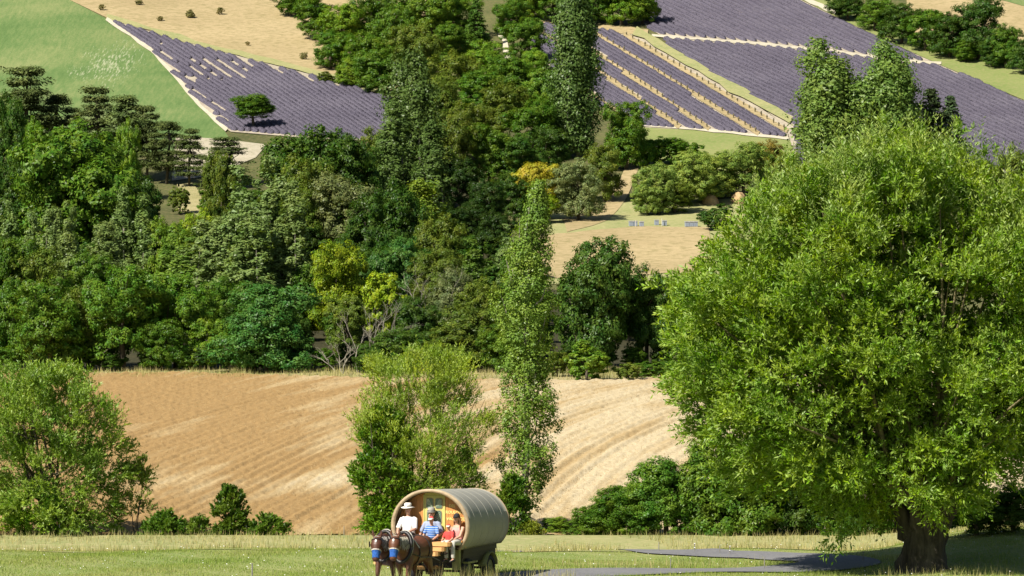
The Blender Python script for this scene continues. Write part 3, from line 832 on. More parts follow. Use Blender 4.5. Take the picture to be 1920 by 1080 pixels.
def row(kind, items, grp, name=None):
    for it in items:
        noun = {'pine': 'flat-topped pine', 'poplar': 'columnar poplar'}.get(kind, 'bushy shrub' if name and ('shrub' in name or 'bush' in name) else 'rounded tree')
        auto = grp[0].startswith('*')
        e = plant(kind, *it, auto_label((grp[0][1:] + ' ' + noun).strip(), it[4], it[0], it[2]) if auto else grp[0], grp[1], name)
        if auto: _auto.setdefault(e['label'], []).append((it[3] * (it[2] - it[1]), e))
def settle_labels():
    """two look-alikes by one landmark are told apart by size"""
    for l, es in _auto.items():
        es.sort(key=lambda t: t[0])
        if len(es) == 2:
            es[0][1]['label'] = 'smaller ' + l; es[1][1]['label'] = 'larger ' + l
        elif len(es) > 2:
            mk = max((m for m in MARKS if l.endswith(m[0])), key=lambda m: len(m[0]))
            q = ground_at(mk[1], mk[2]); es.sort(key=lambda t: (t[1].location - q).length)
            for i, (_, e) in enumerate(es): e['label'] = l + ', ' + ORD[i] + 'nearest to it'

# wood edge above the stubble
row('round', [(18, 528, 692, 110, 'md'), (95, 520, 700, 165, 'md'), (165, 530, 694, 130, 'ol'), (232, 505, 696, 170, 'md'), (330, 520, 692, 150, 'md'), (385, 590, 694, 90, 'lt'), (300, 600, 696, 100, 'md')], G_EDGE)
plant('large', 500, 536, 699, 190, 'bl', 'dense dome-shaped blue-green tree on the edge of the stubble field')
plant('large', 1105, 450, 690, 175, 'dk', 'large dark oak with uneven crown behind the tall slim poplar', idx=1)
plant('round', 1212, 498, 688, 120, 'dk', 'dark round tree between the oak and the big willow')
plant('small', 1100, 638, 716, 92, 'lt', 'small bright green bush on the stubble edge below the oak', name='bush')
for _it in ordinal('low shrub on the stubble edge', sorted([(1178, 682, 716, 60, 'ol'), (1225, 676, 712, 70, 'md'), (1045, 660, 708, 50, 'ol'), (1265, 680, 714, 60, 'md')]), 'slim poplar'): plant('small', *_it, 'low shrubs on the stubble edge', 'shrub')
row('round', [(870, 570, 695, 165, 'ol'), (745, 615, 702, 120, 'dk'), (800, 640, 700, 100, 'ol'), (940, 610, 700, 110, 'md'), (690, 640, 700, 80, 'dk')], ('*scrubby', 'olive trees behind the willow bush'))
plant('small', 712, 512, 650, 90, 'yl', 'small vivid yellow-green tree among the bare grey branches')
plant('round', 630, 458, 640, 130, 'yl', 'yellow-green tree above the bare grey branches')
plant('round', 560, 590, 690, 70, 'dk', 'dark small tree in the shade beside the blue-green dome')

# lower wood
row('poplar', [(15, 376, 600, 52, 'pop'), (57, 396, 590, 44, 'pop'), (100, 384, 595, 50, 'pop'), (130, 372, 600, 56, 'pop'), (232, 352, 560, 58, 'pop'), (268, 364, 560, 60, 'pop'), (195, 414, 580, 60, 'pop'),
               (448, 306, 610, 95, 'pop'), (505, 296, 615, 90, 'pop'), (545, 344, 620, 85, 'pop'), (400, 404, 610, 90, 'pop'), (360, 434, 590, 90, 'md'), (325, 439, 590, 70, 'lt'), (470, 384, 625, 95, 'pop')], G_POP)
plant('poplar', 790, 335, 520, 75, 'yl', 'young yellowish poplar in front of the deep shadow in the wood')
plant('poplar', 950, 418, 570, 48, 'pop', 'slim grey poplar behind the tall slim poplar')
plant('poplar', 885, 448, 600, 60, 'md', 'slim green poplar behind the bare pale tree')
plant('large', 150, 236, 520, 265, 'md', 'huge dark green tree towering behind the left poplars', idx=2)
row('round', [(45, 300, 480, 150, 'dk'), (15, 170, 400, 85, 'dk'), (255, 330, 520, 120, 'dk'), (20, 450, 620, 110, 'md'), (590, 235, 470, 200, 'dk'), (655, 250, 470, 150, 'dk'), (740, 340, 540, 120, 'dk'),
              (690, 365, 540, 120, 'dk'), (560, 290, 480, 130, 'ol'), (765, 450, 600, 110, 'bl'), (720, 470, 600, 110, 'bl'), (835, 400, 560, 110, 'ol'), (820, 470, 610, 120, 'ol'), (905, 520, 650, 100, 'ol'),
              (850, 500, 640, 110, 'gr'), (680, 470, 600, 100, 'dk'), (590, 480, 620, 110, 'md'), (975, 480, 620, 90, 'md'), (1000, 560, 670, 90, 'md'), (60, 470, 620, 120, 'ol'), (420, 520, 640, 110, 'md'), (160, 470, 610, 110, 'md'), (1180, 520, 640, 100, 'dk'), (780, 560, 670, 100, 'dk'), (650, 560, 670, 90, 'ol')], G_WOOD)
row('round', [(300, 405, 560, 95, 'lt'), (60, 225, 380, 70, 'lt'), (240, 225, 380, 55, 'lt'), (190, 300, 480, 110, 'md'), (700, 238, 380, 110, 'ol'), (850, 215, 360, 90, 'ol'), (415, 290, 480, 80, 'ol'), (380, 390, 520, 80, 'yl'), (640, 330, 500, 150, 'gr'), (560, 340, 500, 100, 'ol'), (830, 520, 640, 80, 'gr')], G_LIGHT)
for _it in ordinal('flat-topped pine', [(50, 135, 320, 140, 'pine'), (110, 180, 310, 90, 'pine'), (180, 172, 320, 100, 'pine'), (235, 188, 340, 100, 'pine'), (275, 205, 340, 80, 'pine'), (312, 230, 345, 85, 'pine'), (355, 248, 350, 70, 'pine'), (425, 262, 352, 95, 'pine'), (405, 300, 370, 80, 'pine')], 'open meadow end of the wood'): plant('pine', *_it, G_PINE[1])
plant('broadpoplar', 770, 100, 405, 140, 'popd', 'twin-headed dark poplar in the middle of the wood')
plant('poplar', 735, 190, 420, 75, 'popd', 'dark poplar leaning against the twin-headed one')
plant('poplar', 812, 225, 430, 60, 'popd', 'short dark poplar at the right foot of the twin-headed one')
plant('broadpoplar', 1085, -14, 296, 132, 'popd', 'very tall dark poplar beside the striped lavender plot', idx=1)
_lt = plant('large', 475, 178, 243, 95, 'md', 'lone round tree with a bare stem on the lower edge of the small lavender field', idx=3)
for _c in _lt.children:
    if _c.name.startswith('crown'): _c.location.z = 0.27; _c.scale.z = 0.73

plant('small', 338, 352, 402, 44, 'ol', 'olive bush on the bare slope below the pines', name='bush')
plant('small', 392, 356, 408, 50, 'md', 'green bush at the lower end of the bare slope', name='bush')
# upper wood
row('round', [(545, -30, 30, 80, 'md'), (590, 0, 75, 90, 'md'), (640, 10, 100, 95, 'lt'), (620, 55, 130, 95, 'md'), (700, -10, 90, 110, 'md'), (680, 60, 160, 110, 'md'), (755, -20, 90, 110, 'md'), (712, 90, 178, 100, 'md'),
              (810, -20, 90, 110, 'lt'), (780, 50, 170, 110, 'ol'), (840, 40, 130, 100, 'md'), (860, -10, 80, 90, 'lt'), (850, 95, 200, 110, 'ol'), (905, 75, 150, 100, 'lt'), (900, 130, 220, 110, 'md'), (960, 0, 70, 80, 'md'), (985, 35, 120, 90, 'md'),
              (1000, 90, 170, 90, 'lt'), (960, 105, 215, 110, 'md'), (940, 150, 270, 120, 'ol'), (1015, 125, 230, 100, 'lt'), (870, 190, 300, 110, 'ol'), (920, 235, 350, 110, 'md'), (1000, 190, 300, 110, 'md'), (970, 250, 350, 100, 'dk'), (1030, 240, 330, 90, 'dk'),
              (830, 140, 280, 100, 'ol'), (655, 110, 165, 70, 'lt'), (570, -40, 20, 90, 'lt'), (965, 330, 420, 80, 'dk'), (862, 300, 405, 90, 'shade_dk'), (905, 335, 430, 95, 'shade_dk'), (870, 385, 465, 90, 'shade_dk'), (925, 395, 475, 80, 'shade_dk'), (730, 10, 140, 100, 'md'), (1040, 180, 290, 90, 'md')], G_UP)  # darkest trees: the hollow's shadow is painted into their tint
plant('spruce', 893, -5, 95, 60, 'dk', 'dark pointed tree beside the eroded gully')
for _it in ordinal('tree of the row above the striped plot', [(990, -35, 40, 90, 'lt'), (1040, -40, 44, 100, 'md'), (1110, -40, 46, 110, 'md'), (1165, -40, 48, 90, 'lt'), (1205, -35, 45, 80, 'lt')], 'eroded gully'): plant('round', *_it, G_TOP[1])
for _it in ordinal('tree beyond the large lavender field', [(1590, -20, 38, 80, 'dk'), (1640, -5, 58, 80, 'md'), (1690, 8, 82, 90, 'dk'), (1735, 20, 96, 90, 'md'), (1780, 22, 108, 90, 'dk'), (1835, -4, 112, 110, 'dk'), (1885, 45, 128, 80, 'md'), (1930, 70, 140, 80, 'dk'), (1810, 75, 116, 60, 'md'), (1860, 80, 126, 60, 'dk')], 'white track end'): plant('round', *_it, G_RIGHT[1])
plant('round', 1005, 308, 412, 100, 'gold', 'golden yellow tree on the edge of the clearing')
plant('small', 1010, 345, 420, 80, 'yl', 'yellow-green bush under the golden tree', name='bush')
plant('round', 1085, 296, 414, 100, 'gr', 'grey-olive round tree beside the golden tree')
plant('round', 1132, 272, 378, 85, 'ol', 'dark olive tree with glossy leaves beside the dirt track')
plant('large', 1175, 193, 318, 100, 'md', 'round green tree at the foot of the very tall dark poplar')
for _it in ordinal('low shrub below the striped plot', [(1215, 262, 310, 70, 'md'), (1260, 258, 308, 80, 'md'), (1290, 266, 310, 60, 'md')], 'very tall dark poplar'): plant('small', *_it, 'low shrubs below the striped plot', 'shrub')
for _it in ordinal('pale green shrub of the thicket', [(1235, 305, 402, 95, 'pale'), (1290, 280, 385, 110, 'pale'), (1345, 285, 372, 110, 'pale'), (1395, 270, 368, 100, 'pale'), (1265, 345, 400, 80, 'ol'), (1215, 340, 404, 60, 'pale'), (1325, 320, 378, 80, 'pale')], 'dirt track'): plant('round', *_it, G_SHR[1], 'shrub')
plant('round', 1440, 262, 350, 90, 'rust', 'reddish olive bush beside the pale thicket', name='bush')
plant('small', 1346, 382, 432, 80, 'dk', 'dark round bush right of the beehives', name='bush')
plant('spruce', 1415, 325, 425, 44, 'gr', 'small blue-grey spruce beside the willow crown')
plant('tall', 1538, 84, 345, 172, 'pp', 'broad poplar with rounded shoulder, beside the striped plot and behind the willow', idx=0)
plant('tall', 1654, 80, 345, 146, 'pp', 'broad poplar of the pair behind the willow, nearer the two spruces', idx=1)
plant('spruce', 1745, 166, 330, 125, 'spr', 'taller dark spruce of the two above the willow')
plant('spruce', 1782, 180, 330, 100, 'spr', 'shorter dark spruce of the two above the willow', idx=1)
for _it in ordinal('tree glimpsed behind the big willow crown', sorted([(1900, 275, 400, 90, 'ol'), (1850, 300, 400, 80, 'ol'), (1480, 290, 400, 90, 'ol'), (1930, 340, 560, 110, 'dk'), (1260, 540, 690, 90, 'dk'), (1330, 530, 690, 120, 'dk'), (1450, 520, 690, 140, 'dk'), (1600, 450, 680, 160, 'dk')]), 'slim poplar'): plant('round', *_it, 'trees behind the big willow')
for _it in ordinal('tiny scrub bush on the dry hillside', sorted([(357, 18, 34, 24, 'scrub'), (300, 30, 40, 14, 'scrub'), (412, 14, 28, 16, 'scrub'), (464, 78, 86, 10, 'scrub'), (570, 98, 112, 16, 'scrub'), (612, 134, 156, 46, 'ol'), (260, 0, 10, 16, 'scrub'), (190, 8, 20, 14, 'scrub')]), 'green crop field'): plant('small', *_it, 'scrub bushes on the dry hillside', 'bush')

# hedge along the far arm of the road
for _it in ordinal('leafy hedge shrub', [(1128, 938, 1011, 110, 'md'), (1180, 908, 1012, 135, 'md'), (1250, 862, 1013, 155, 'md'), (1330, 822, 1014, 170, 'md'), (1410, 830, 1015, 180, 'md'), (1485, 850, 1015, 150, 'dk'), (1550, 895, 1016, 150, 'md'), (1615, 915, 1017, 120, 'dk')], 'slim poplar'): plant('large', *_it, G_HEDGE[1], 'hedge_shrub')
for _it in ordinal('low leafy shrub along the road hedge', [(1045, 968, 1008, 60, 'lt'), (1090, 972, 1010, 70, 'md'), (1660, 945, 1015, 90, 'md'), (1740, 930, 1012, 110, 'dk'), (1830, 915, 1006, 140, 'dk'), (1900, 905, 1000, 150, 'dk'), (1790, 940, 1000, 100, 'md')], 'slim poplar'): plant('round', *_it, 'low shrubs at the hedge ends', 'hedge_shrub')

# bare dead trees
def dead_tree(px, base, top, w, seed, label):
    rg = np.random.default_rng(seed)
    p = ground_at(px, base); h = ZC + (HPY - top) / F * p.y - p.z; wd = w * p.y / F
    m = MB()
    def grow(a, d, l, r, lev):
        q = a + d * l * 0.5 + Vector(rg.normal(0, l * 0.06, 3)); b = a + d * l + Vector(rg.normal(0, l * 0.08, 3))
        m.tube([a, q, b], [r, r * 0.8, r * 0.55], 5, cap=False)
        if lev == 0: return
        for k in range(rg.integers(2, 4)):
            e = (d + Vector((rg.normal(0, 0.55), rg.normal(0, 0.45), rg.normal(0.1, 0.3)))).normalized()
            grow(q.lerp(b, rg.uniform(0.2, 1)), e, l * rg.uniform(0.5, 0.8), r * 0.55, lev - 1)
    for k in range(3):
        grow(Vector((rg.normal(0, wd * .12), rg.normal(0, .2), -0.1)), Vector((rg.normal(0, wd / h * 0.45), rg.normal(0, .1), 1)).normalized(), h * rg.uniform(0.40, 0.5), 0.042, 4)
    o = empty('dead_tree', p); m.build('branches', M_barkpale, o)
    tag(o, label, 'tree')
dead_tree(668, 700, 590, 90, 3, 'bare grey dead tree with forked branches on the wood edge')
dead_tree(715, 690, 560, 60, 4, 'bare grey dead tree below the vivid yellow-green tree')
dead_tree(818, 640, 492, 80, 6, 'bare pale dead tree standing among olive trees')
dead_tree(640, 702, 630, 60, 9, 'low bare dead branches in the dark gap of the wood edge')

# understorey that closes the gaps of the wood, mostly tinted dark to paint shade
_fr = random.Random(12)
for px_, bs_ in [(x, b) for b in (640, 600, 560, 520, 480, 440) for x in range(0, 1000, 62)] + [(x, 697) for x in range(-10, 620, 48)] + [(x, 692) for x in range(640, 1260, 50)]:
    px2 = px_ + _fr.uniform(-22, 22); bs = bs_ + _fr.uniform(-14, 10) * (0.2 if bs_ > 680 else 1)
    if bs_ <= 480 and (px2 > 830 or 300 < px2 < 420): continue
    row('small', [(px2, bs - _fr.uniform(55, 85) * (0.6 if bs_ > 680 else 1), bs, _fr.uniform(70, 105) * (0.7 if bs_ > 680 else 1), _fr.choice(['shade_dk', 'shade_dk', 'dk', 'dk', 'md']))],
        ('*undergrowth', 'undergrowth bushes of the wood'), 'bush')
settle_labels()
# ------------------------------------------------------------------ near trees, built at their own scale
def sprigs(rg, cen, out, rad, n_sprig, n_leaf, L, W, droop=0.0, squash=0.85, upb=0.5, slen=0.45):
    """leafy twigs: each sprig a short axis with lance leaves along it"""
    m = len(cen)
    d = sphere_dirs(rg, m * n_sprig).reshape(m, n_sprig, 3)
    r = rg.uniform(0.15, 1.0, (m, n_sprig, 1)) ** 0.5
    off = d * r * rad[:, None, None]; off[..., 2] *= squash
    base = (cen[:, None] + off).reshape(-1, 3)
    ax = unit(d * 0.45 + out[:, None] * 0.7 + np.array([0, 0, upb]) + rg.normal(0, 0.35, d.shape)).reshape(-1, 3)
    ns = len(base)
    sl = rg.uniform(0.6, 1.25, (ns, 1, 1)) * slen
    t = np.linspace(0.05, 1, n_leaf)[None, :, None] + rg.normal(0, 0.03, (ns, n_leaf, 1))
    P = base[:, None] + ax[:, None] * sl * t
    P[..., 2] -= droop * (t[..., 0] ** 2) * sl[..., 0]
    lat = unit(np.cross(ax[:, None], rg.normal(0, 1, (ns, n_leaf, 3))))
    la = unit(ax[:, None] * 0.75 + lat * 0.75 + np.array([0, 0, -0.25 * droop]))
    nn = unit(np.cross(la, rg.normal(0, 1, la.shape)) + np.array([0, 0, 0.6]) + out.repeat(n_sprig, 0)[:, None] * 0.4)
    q = ns * n_leaf
    ll = L * rg.uniform(0.65, 1.3, q)
    return P.reshape(-1, 3), la.reshape(-1, 3), nn.reshape(-1, 3), ll, ll * (W / L)

def big_willow():
    rg = np.random.default_rng(900)
    base = ground_at(1735, 1072)
    e = tag(empty('willow_tree', base), 'huge bright green willow with a thick dark trunk beside the road', 'tree')
    S = base.y / F
    # outline as half-width to the left at each height (picture rows), dome elsewhere
    cx = (1648 - 1735) * S; top = ZC + (HPY - 284) * S - base.z; low = ZC + (HPY - 985) * S - base.z
    cz = (top + low) / 2; rz = (top - low) / 2; rx = 400 * S; ry = 4.4
    n = 9000
    d = sphere_dirs(rg, n)
    ex = 2.5
    k = (np.abs(d[:, 0]) ** ex + np.abs(d[:, 1]) ** ex + np.abs(d[:, 2]) ** ex) ** (-1 / ex)
    lump = 0.97 + 0.11 * np.sin(d[:, 0] * 6 + 1) * np.cos(d[:, 2] * 7) + 0.06 * np.sin(d[:, 1] * 11 + d[:, 2] * 9) + rg.normal(0, 0.025, n)
    u = rg.uniform(0.28, 1, n) ** 0.42
    cen = d * (k * u * lump)[:, None] * np.array([rx, ry, rz]) + np.array([cx, 0, cz])
    # upper left shoulder falls away, crown bottom hangs lower on the left
    zf = (cen[:, 2] - low) / (top - low)
    lim = np.interp(zf, [0.0, 0.10, 0.25, 0.5, 0.65, 0.78, 0.9, 0.96, 1.0], [-3.0, -5.5, -5.9, -6.0, -5.3, -4.4, -2.8, -1.8, -0.9]) * (rx / 6.18)
    rel = cen[:, 0] - cx
    keep = rel > lim - rg.uniform(0, 0.35, n)
    front = cen[:, 1] < 2.6
    keep &= front | (rg.random(n) < 0.30)
    keep &= (cen[:, 0] < (2010 - 1735) * S) | (rg.random(n) < 0.25)
    keep &= ~((cen[:, 2] < 1.5) & (np.abs(cen[:, 0]) < 1.0))
    # sprays hang in layered boughs with gaps between them
    bd = sphere_dirs(rg, 230); bk = (np.abs(bd[:, 0]) ** ex + np.abs(bd[:, 1]) ** ex + np.abs(bd[:, 2]) ** ex) ** (-1 / ex)
    bc = bd * (bk * rg.uniform(0.62, 0.98, 230))[:, None] * np.array([rx, ry, rz]) + np.array([cx, 0, cz]); br = rg.uniform(0.75, 1.35, 230)
    dv = cen[:, None] - bc[None]; dd = np.linalg.norm(dv * np.array([1, 1, 1.5]), axis=2) / br[None]
    nb = dd.argmin(1); inb = (dd.min(1) < 1.0) & (dv[np.arange(n), nb, 2] > -0.25 * br[nb])
    keep &= inb | (rg.random(n) < 0.06)
    # holes between boughs
    hole = np.sin(cen[:, 0] * 2.1 + 1.3) * np.sin(cen[:, 1] * 1.9 + 0.4) * np.sin(cen[:, 2] * 2.0 + 2.2)
    keep &= (hole > -0.35) | (u < 0.55)
    cen = cen[keep]; out = unit((cen - np.array([cx, 0, cz - 1.5])))
    idx = rg.permutation(len(cen))[:1450]
    cen = cen[idx]; out = out[idx]
    rad = rg.uniform(0.25, 0.52, len(cen))
    P, A, Nn, L, W = sprigs(rg, cen, out, rad, 16, 12, 0.160, 0.048, 0.2)
    # shaded inner foliage
    di = sphere_dirs(rg, 470); ci = di * (rg.uniform(0.15, 1, 470) ** 0.45 * 0.72)[:, None] * np.array([rx, ry, rz]) + np.array([cx, 0.6, cz])
    ci = ci[~((ci[:, 2] < 2.4) & (np.abs(ci[:, 0]) < 1.2))]
    P, A, Nn, L, W = [np.concatenate(z) for z in zip((P, A, Nn, L, W), sprigs(rg, ci, di[:len(ci)], np.full(len(ci), 0.6), 13, 9, 0.20, 0.075, 0.2))]
    # upright silvery shoots on top
    tt = cen[(cen[:, 2] > cz + rz * 0.45)]
    tt = tt[rg.choice(len(tt), 260)] + rg.normal(0, 0.25, (260, 3)) + np.array([0, 0, 0.25])
    P2, A2, N2, L2, W2 = sprigs(rg, tt, np.tile([[0, 0, 1.0]], (260, 1)), np.full(260, 0.28), 6, 16, 0.14, 0.032, 0.0, 1.0, 1.0, 0.9)
    # stray sprays that break the outline
    jx = rg.choice(len(cen), 130); cs = cen[jx] + out[jx] * rg.uniform(0.35, 0.95, (130, 1))
    P, A, Nn, L, W = [np.concatenate(z) for z in zip((P, A, Nn, L, W), sprigs(rg, cs, out[jx], rg.uniform(.12, .3, 130), 9, 13, 0.15, 0.045, 0.2))]
    cr = link_mesh('crown', leaves_mesh('willow_crown', P, A, Nn, L, W, True), M_leafw, e)
    sh = link_mesh('shoots', leaves_mesh('willow_shoots', P2, A2, N2, L2, W2, True), M_leafw, e); sh.color = (0.235, 0.325, 0.060, 1)
    cr.color = (0.180, 0.300, 0.011, 1)
    # trunk: several fused gnarled stems
    m = MB(); rr = random.Random(31)
    for i in range(9):
        a = i / 9 * 6.28 + rr.uniform(-.2, .2); r0 = 0.42 + rr.uniform(-.08, .1)
        b = Vector((math.cos(a) * r0 * 1.2, math.sin(a) * r0, -0.25))
        t1 = Vector((math.cos(a) * r0 * 0.85, math.sin(a) * r0 * 0.85, 0.8 + rr.uniform(-.1, .1)))
        t2 = Vector((math.cos(a) * (r0 + 0.25), math.sin(a) * (r0 + .2), 1.7))
        t3 = Vector((math.cos(a) * (r0 + 1.0), math.sin(a) * (r0 + 1.0), 3.0))
        pts = []; rad_ = []
        for k in range(15):
            f = k / 14 * 3; q = int(min(f, 2.999)); g = f - q
            seq = (b, t1, t2, t3)
            pts.append(seq[q].lerp(seq[q + 1], g) + Vector((rr.uniform(-.05, .05), rr.uniform(-.05, .05), 0)))
            rad_.append(0.33 * (1 - 0.17 * f) * rr.uniform(0.72, 1.28))
        m.tube(pts, rad_, 9)
    tr = m.build('trunk', M_wbark, e, True)
    lm = MB()
    for i in range(70):
        t = Vector(cen[rg.integers(len(cen))]); a = math.atan2(t.y, t.x)
        s = Vector((math.cos(a) * rr.uniform(.3, 1.0), math.sin(a) * rr.uniform(.3, 1.0), rr.uniform(1.8, 3.0)))
        q = s.lerp(t, 0.5) + Vector((0, 0, 0.5)) + Vector(rg.normal(0, 0.2, 3))
        lm.tube([s, s.lerp(q, .5) + Vector(rg.normal(0, .06, 3)), q, t], [0.10, 0.08, 0.05, 0.012], 6, cap=False)
    lm.build('limbs', M_limb, e, True)

M_wbark = plain_mat('willow_bark', (0.060, 0.052, 0.038), 0.95, 0.6, 5, 0, 1.0, 0.1, (1, 1, 0.25))
M_limb = plain_mat('willow_limb', (0.20, 0.17, 0.09), 0.9, 0.3, 6, 0, 0.2, 0.1)
big_willow()

def loose_tree(name, px, base, top, w, seed, nstem, nclump, nspr, nleaf, L, W, col, label, spread=1.0, low=0.15, mat=None, rad=(0.18, 0.34), shape=None, sz=0.35, stem_r=0.05, cat='shrub', depth=0.7, bark=None, upb=0.5):
    """multi-stemmed loose tree or bush; shape(zf) gives the half-width left and right as fractions"""
    rg = np.random.default_rng(seed)
    b = ground_at(px, base); h = ZC + (HPY - top) / F * b.y - b.z; hw = w * b.y / F / 2
    e = tag(empty(name, b), label, cat)
    m = MB(); tips = []
    for i in range(nstem):
        a = rg.uniform(0, 6.28); f = rg.uniform(0.15, 0.95) * spread
        hh = h * rg.uniform(0.65, 0.95)
        t = Vector((math.cos(a) * hw * f, math.sin(a) * hw * depth * f, hh))
        s = Vector((rg.normal(0, hw * .1), rg.normal(0, hw * .1), -0.15))
        p1 = s.lerp(t, 0.35) + Vector((-math.cos(a) * hw * f * 0.15, 0, 0)); p2 = s.lerp(t, 0.7) + Vector(rg.normal(0, .06, 3))
        m.tube([s, p1, p2, t], [stem_r, stem_r * .75, stem_r * .45, stem_r * .12], 6, cap=False); tips.append((p1, p2, t))
        for k in range(3):
            q = p1.lerp(t, rg.uniform(0.1, 0.8)); o_ = q + Vector((rg.normal(0, hw * .35), rg.normal(0, hw * .3), h * rg.uniform(.03, .16)))
            m.tube([q, q.lerp(o_, .5) + Vector((0, 0, .05)), o_], [stem_r * .35, stem_r * .22, stem_r * .08], 5, cap=False)
    m.build('stems', bark or M_bark, e, True)
    zf = rg.uniform(low, 1, nclump * 3); a = rg.uniform(0, 6.28, nclump * 3); u = rg.uniform(0.05, 1, nclump * 3) ** 0.5
    sh = shape or (lambda z: (np.sin(np.clip(z, 0, 1) * np.pi * 0.85 + 0.35) ** 0.7, np.sin(np.clip(z, 0, 1) * np.pi * 0.85 + 0.35) ** 0.7))
    l, r = sh(zf)
    lump = 1 + 0.22 * np.sin(zf * 17 + a * 3 + seed) * np.cos(a * 2 + zf * 9)
    x = np.cos(a) * u * hw * lump; x = np.where(x < 0, x * l, x * r); y = np.sin(a) * u * hw * depth * lump * np.maximum(l, r)
    cen = np.stack([x, y, zf * h], 1)
    gap = np.sin(x * 2.9 + seed) * np.sin(zf * h * 2.3 + 1.0 + seed * .7) * np.cos(y * 2.0)
    cen = (cen[gap > -0.18] if w > 130 else cen)[:nclump]
    out = unit(cen - np.array([0, 0, h * 0.35]))
    rd = rg.uniform(*rad, len(cen))
    me = leaves_mesh(name + '_crown', *sprigs(rg, cen, out, rd, nspr, nleaf, L, W, 0.1, 0.9, upb, sz))
    c = link_mesh('crown', me, mat or M_leafw, e); c.color = (*col, 1)
    return e

# tall slim poplar behind the wagon
def slim_poplar():
    rg = np.random.default_rng(52)
    b = ground_at(978, 1004); h = ZC + (HPY - 345) / F * b.y - b.z; S = b.y / F
    e = tag(empty('poplar_tree', b), 'tall slim sunlit poplar standing alone behind the wagon', 'tree')
    n = 1000
    z = rg.uniform(0.07, 1, n) ** 0.92
    hwz = np.interp(z, [0, 0.06, 0.12, 0.22, 0.34, 0.42, 0.50, 0.60, 0.70, 0.80, 0.90, 1.0], [12, 20, 38, 54, 60, 54, 48, 57, 58, 42, 30, 7]) * S
    cxz = np.interp(z, [0, 0.3, 0.45, 0.6, 0.75, 0.9, 1.0], [0, 12, 8, 8, 10, 24, 32]) * S
    a = rg.uniform(0, 6.28, n); u = rg.uniform(0.1, 1, n) ** 0.6
    x = cxz + np.cos(a) * u * hwz * (1 + 0.2 * np.sin(z * 40 + a * 2)); y = np.sin(a) * u * hwz
    cen = np.stack([x, y, z * h], 1)
    low = (z < 0.30) & (np.sin(x * 4 + z * 30) < -0.1) & (rg.random(n) < 0.45)
    cen = cen[~low]
    out = unit(np.stack([np.cos(a), np.sin(a), np.full(n, .8)], 1)[~low])
    P = clump_leaves(rg, cen, out, rg.uniform(0.13, 0.27, len(cen)), 46, 0.075, 0.8, 1.4, 0.2)
    c = link_mesh('crown', leaves_mesh('slim_poplar_crown', *P), M_leafp, e); c.color = (0.160, 0.262, 0.026, 1)
    m = MB()
    X = lambda f: float(np.interp(f, [0, 0.3, 0.45, 0.6, 0.75, 0.9, 1.0], [0, 12, 8, 8, 10, 24, 32]) * S)
    m.tube([(X(f), 0, f * h - 0.15) for f in (0, .1, .2, .35, .5, .7, .9, .99)], [.15, .125, .115, .10, .08, .055, .025, .008], 8)
    for k in range(26):
        f = rg.uniform(0.1, 0.85); a = rg.uniform(0, 6.28); r = float(np.interp(f + .1, [0, .2, .35, .5, .7, .9, 1], [20, 40, 55, 46, 56, 30, 8])) * S
        m.tube([(X(f), 0, f * h), (X(f) + math.cos(a) * r * .6, math.sin(a) * r * .6, f * h + .5), (X(f + .1) + math.cos(a) * r * .9, math.sin(a) * r * .9, f * h + 1.4)], [.04, .028, .008], 5, cap=False)
    m.build('trunk', M_barkpale, e, True)
slim_poplar()

shp = lambda pts_l, pts_r: (lambda z: (np.interp(z, *zip(*pts_l)), np.interp(z, *zip(*pts_r))))
loose_tree('willow_bush', 790, 1006, 662, 268, 11, 9, 480, 14, 11, 0.102, 0.033, (0.25, 0.345, 0.025), 'airy yellow-green willow bush directly behind the wagon',
           low=0.08, rad=(0.16, 0.32), shape=shp([(0, .3), (.3, .8), (.6, 1.0), (.85, .85), (1, .5)], [(0, .3), (.3, .75), (.6, .95), (.85, .9), (1, .55)]), stem_r=0.045, sz=0.4, upb=0.8)
loose_tree('leafy_shrub', 722, 1010, 775, 120, 12, 6, 195, 14, 10, 0.090, 0.068, (0.120, 0.215, 0.016), 'mid green shrub left of the willow bush, behind the horses',
           low=0.05, rad=(0.14, 0.28), mat=M_leaf, sz=0.25)
loose_tree('leafy_shrub', 722, 1012, 945, 70, 13, 4, 63, 13, 9, 0.090, 0.068, (0.16, 0.29, 0.019), 'bright green shoots at the foot of the mid green shrub', low=0.05, rad=(0.10, 0.2), mat=M_leaf, sz=0.2, stem_r=0.015)
loose_tree('leafy_shrub', 865, 1008, 850, 120, 14, 5, 90, 11, 9, 0.090, 0.045, (0.15, 0.23, 0.028), 'thin sprawling shrub behind the wagon roof', low=0.1, rad=(0.12, 0.25), mat=M_leaf, sz=0.25, stem_r=0.03)
loose_tree('leafy_shrub', 962, 1010, 900, 60, 15, 4, 75, 12, 9, 0.090, 0.060, (0.09, 0.17, 0.017), 'leafy shoots round the foot of the slim poplar', low=0.05, rad=(0.10, 0.2), mat=M_leaf, sz=0.2, stem_r=0.015)
loose_tree('willow_tree', 95, 1014, 698, 325, 16, 9, 495, 16, 11, 0.102, 0.045, (0.165, 0.275, 0.018), 'loose leafy tree at the meadow edge beside the white fence posts',
           low=0.08, rad=(0.17, 0.36), shape=shp([(0, 1.0), (1, .9)], [(0, .75), (.15, .95), (.3, 1.0), (.45, .92), (.7, .9), (.85, .72), (1, .35)]), stem_r=0.07, cat='tree', sz=0.35)
loose_tree('leafy_shrub', 70, 1016, 925, 130, 17, 4, 105, 14, 9, 0.090, 0.060, (0.17, 0.30, 0.022), 'bright lime green shrub under the loose leafy tree', low=0.03, rad=(0.12, 0.22), mat=M_leaf, sz=0.2, stem_r=0.015)
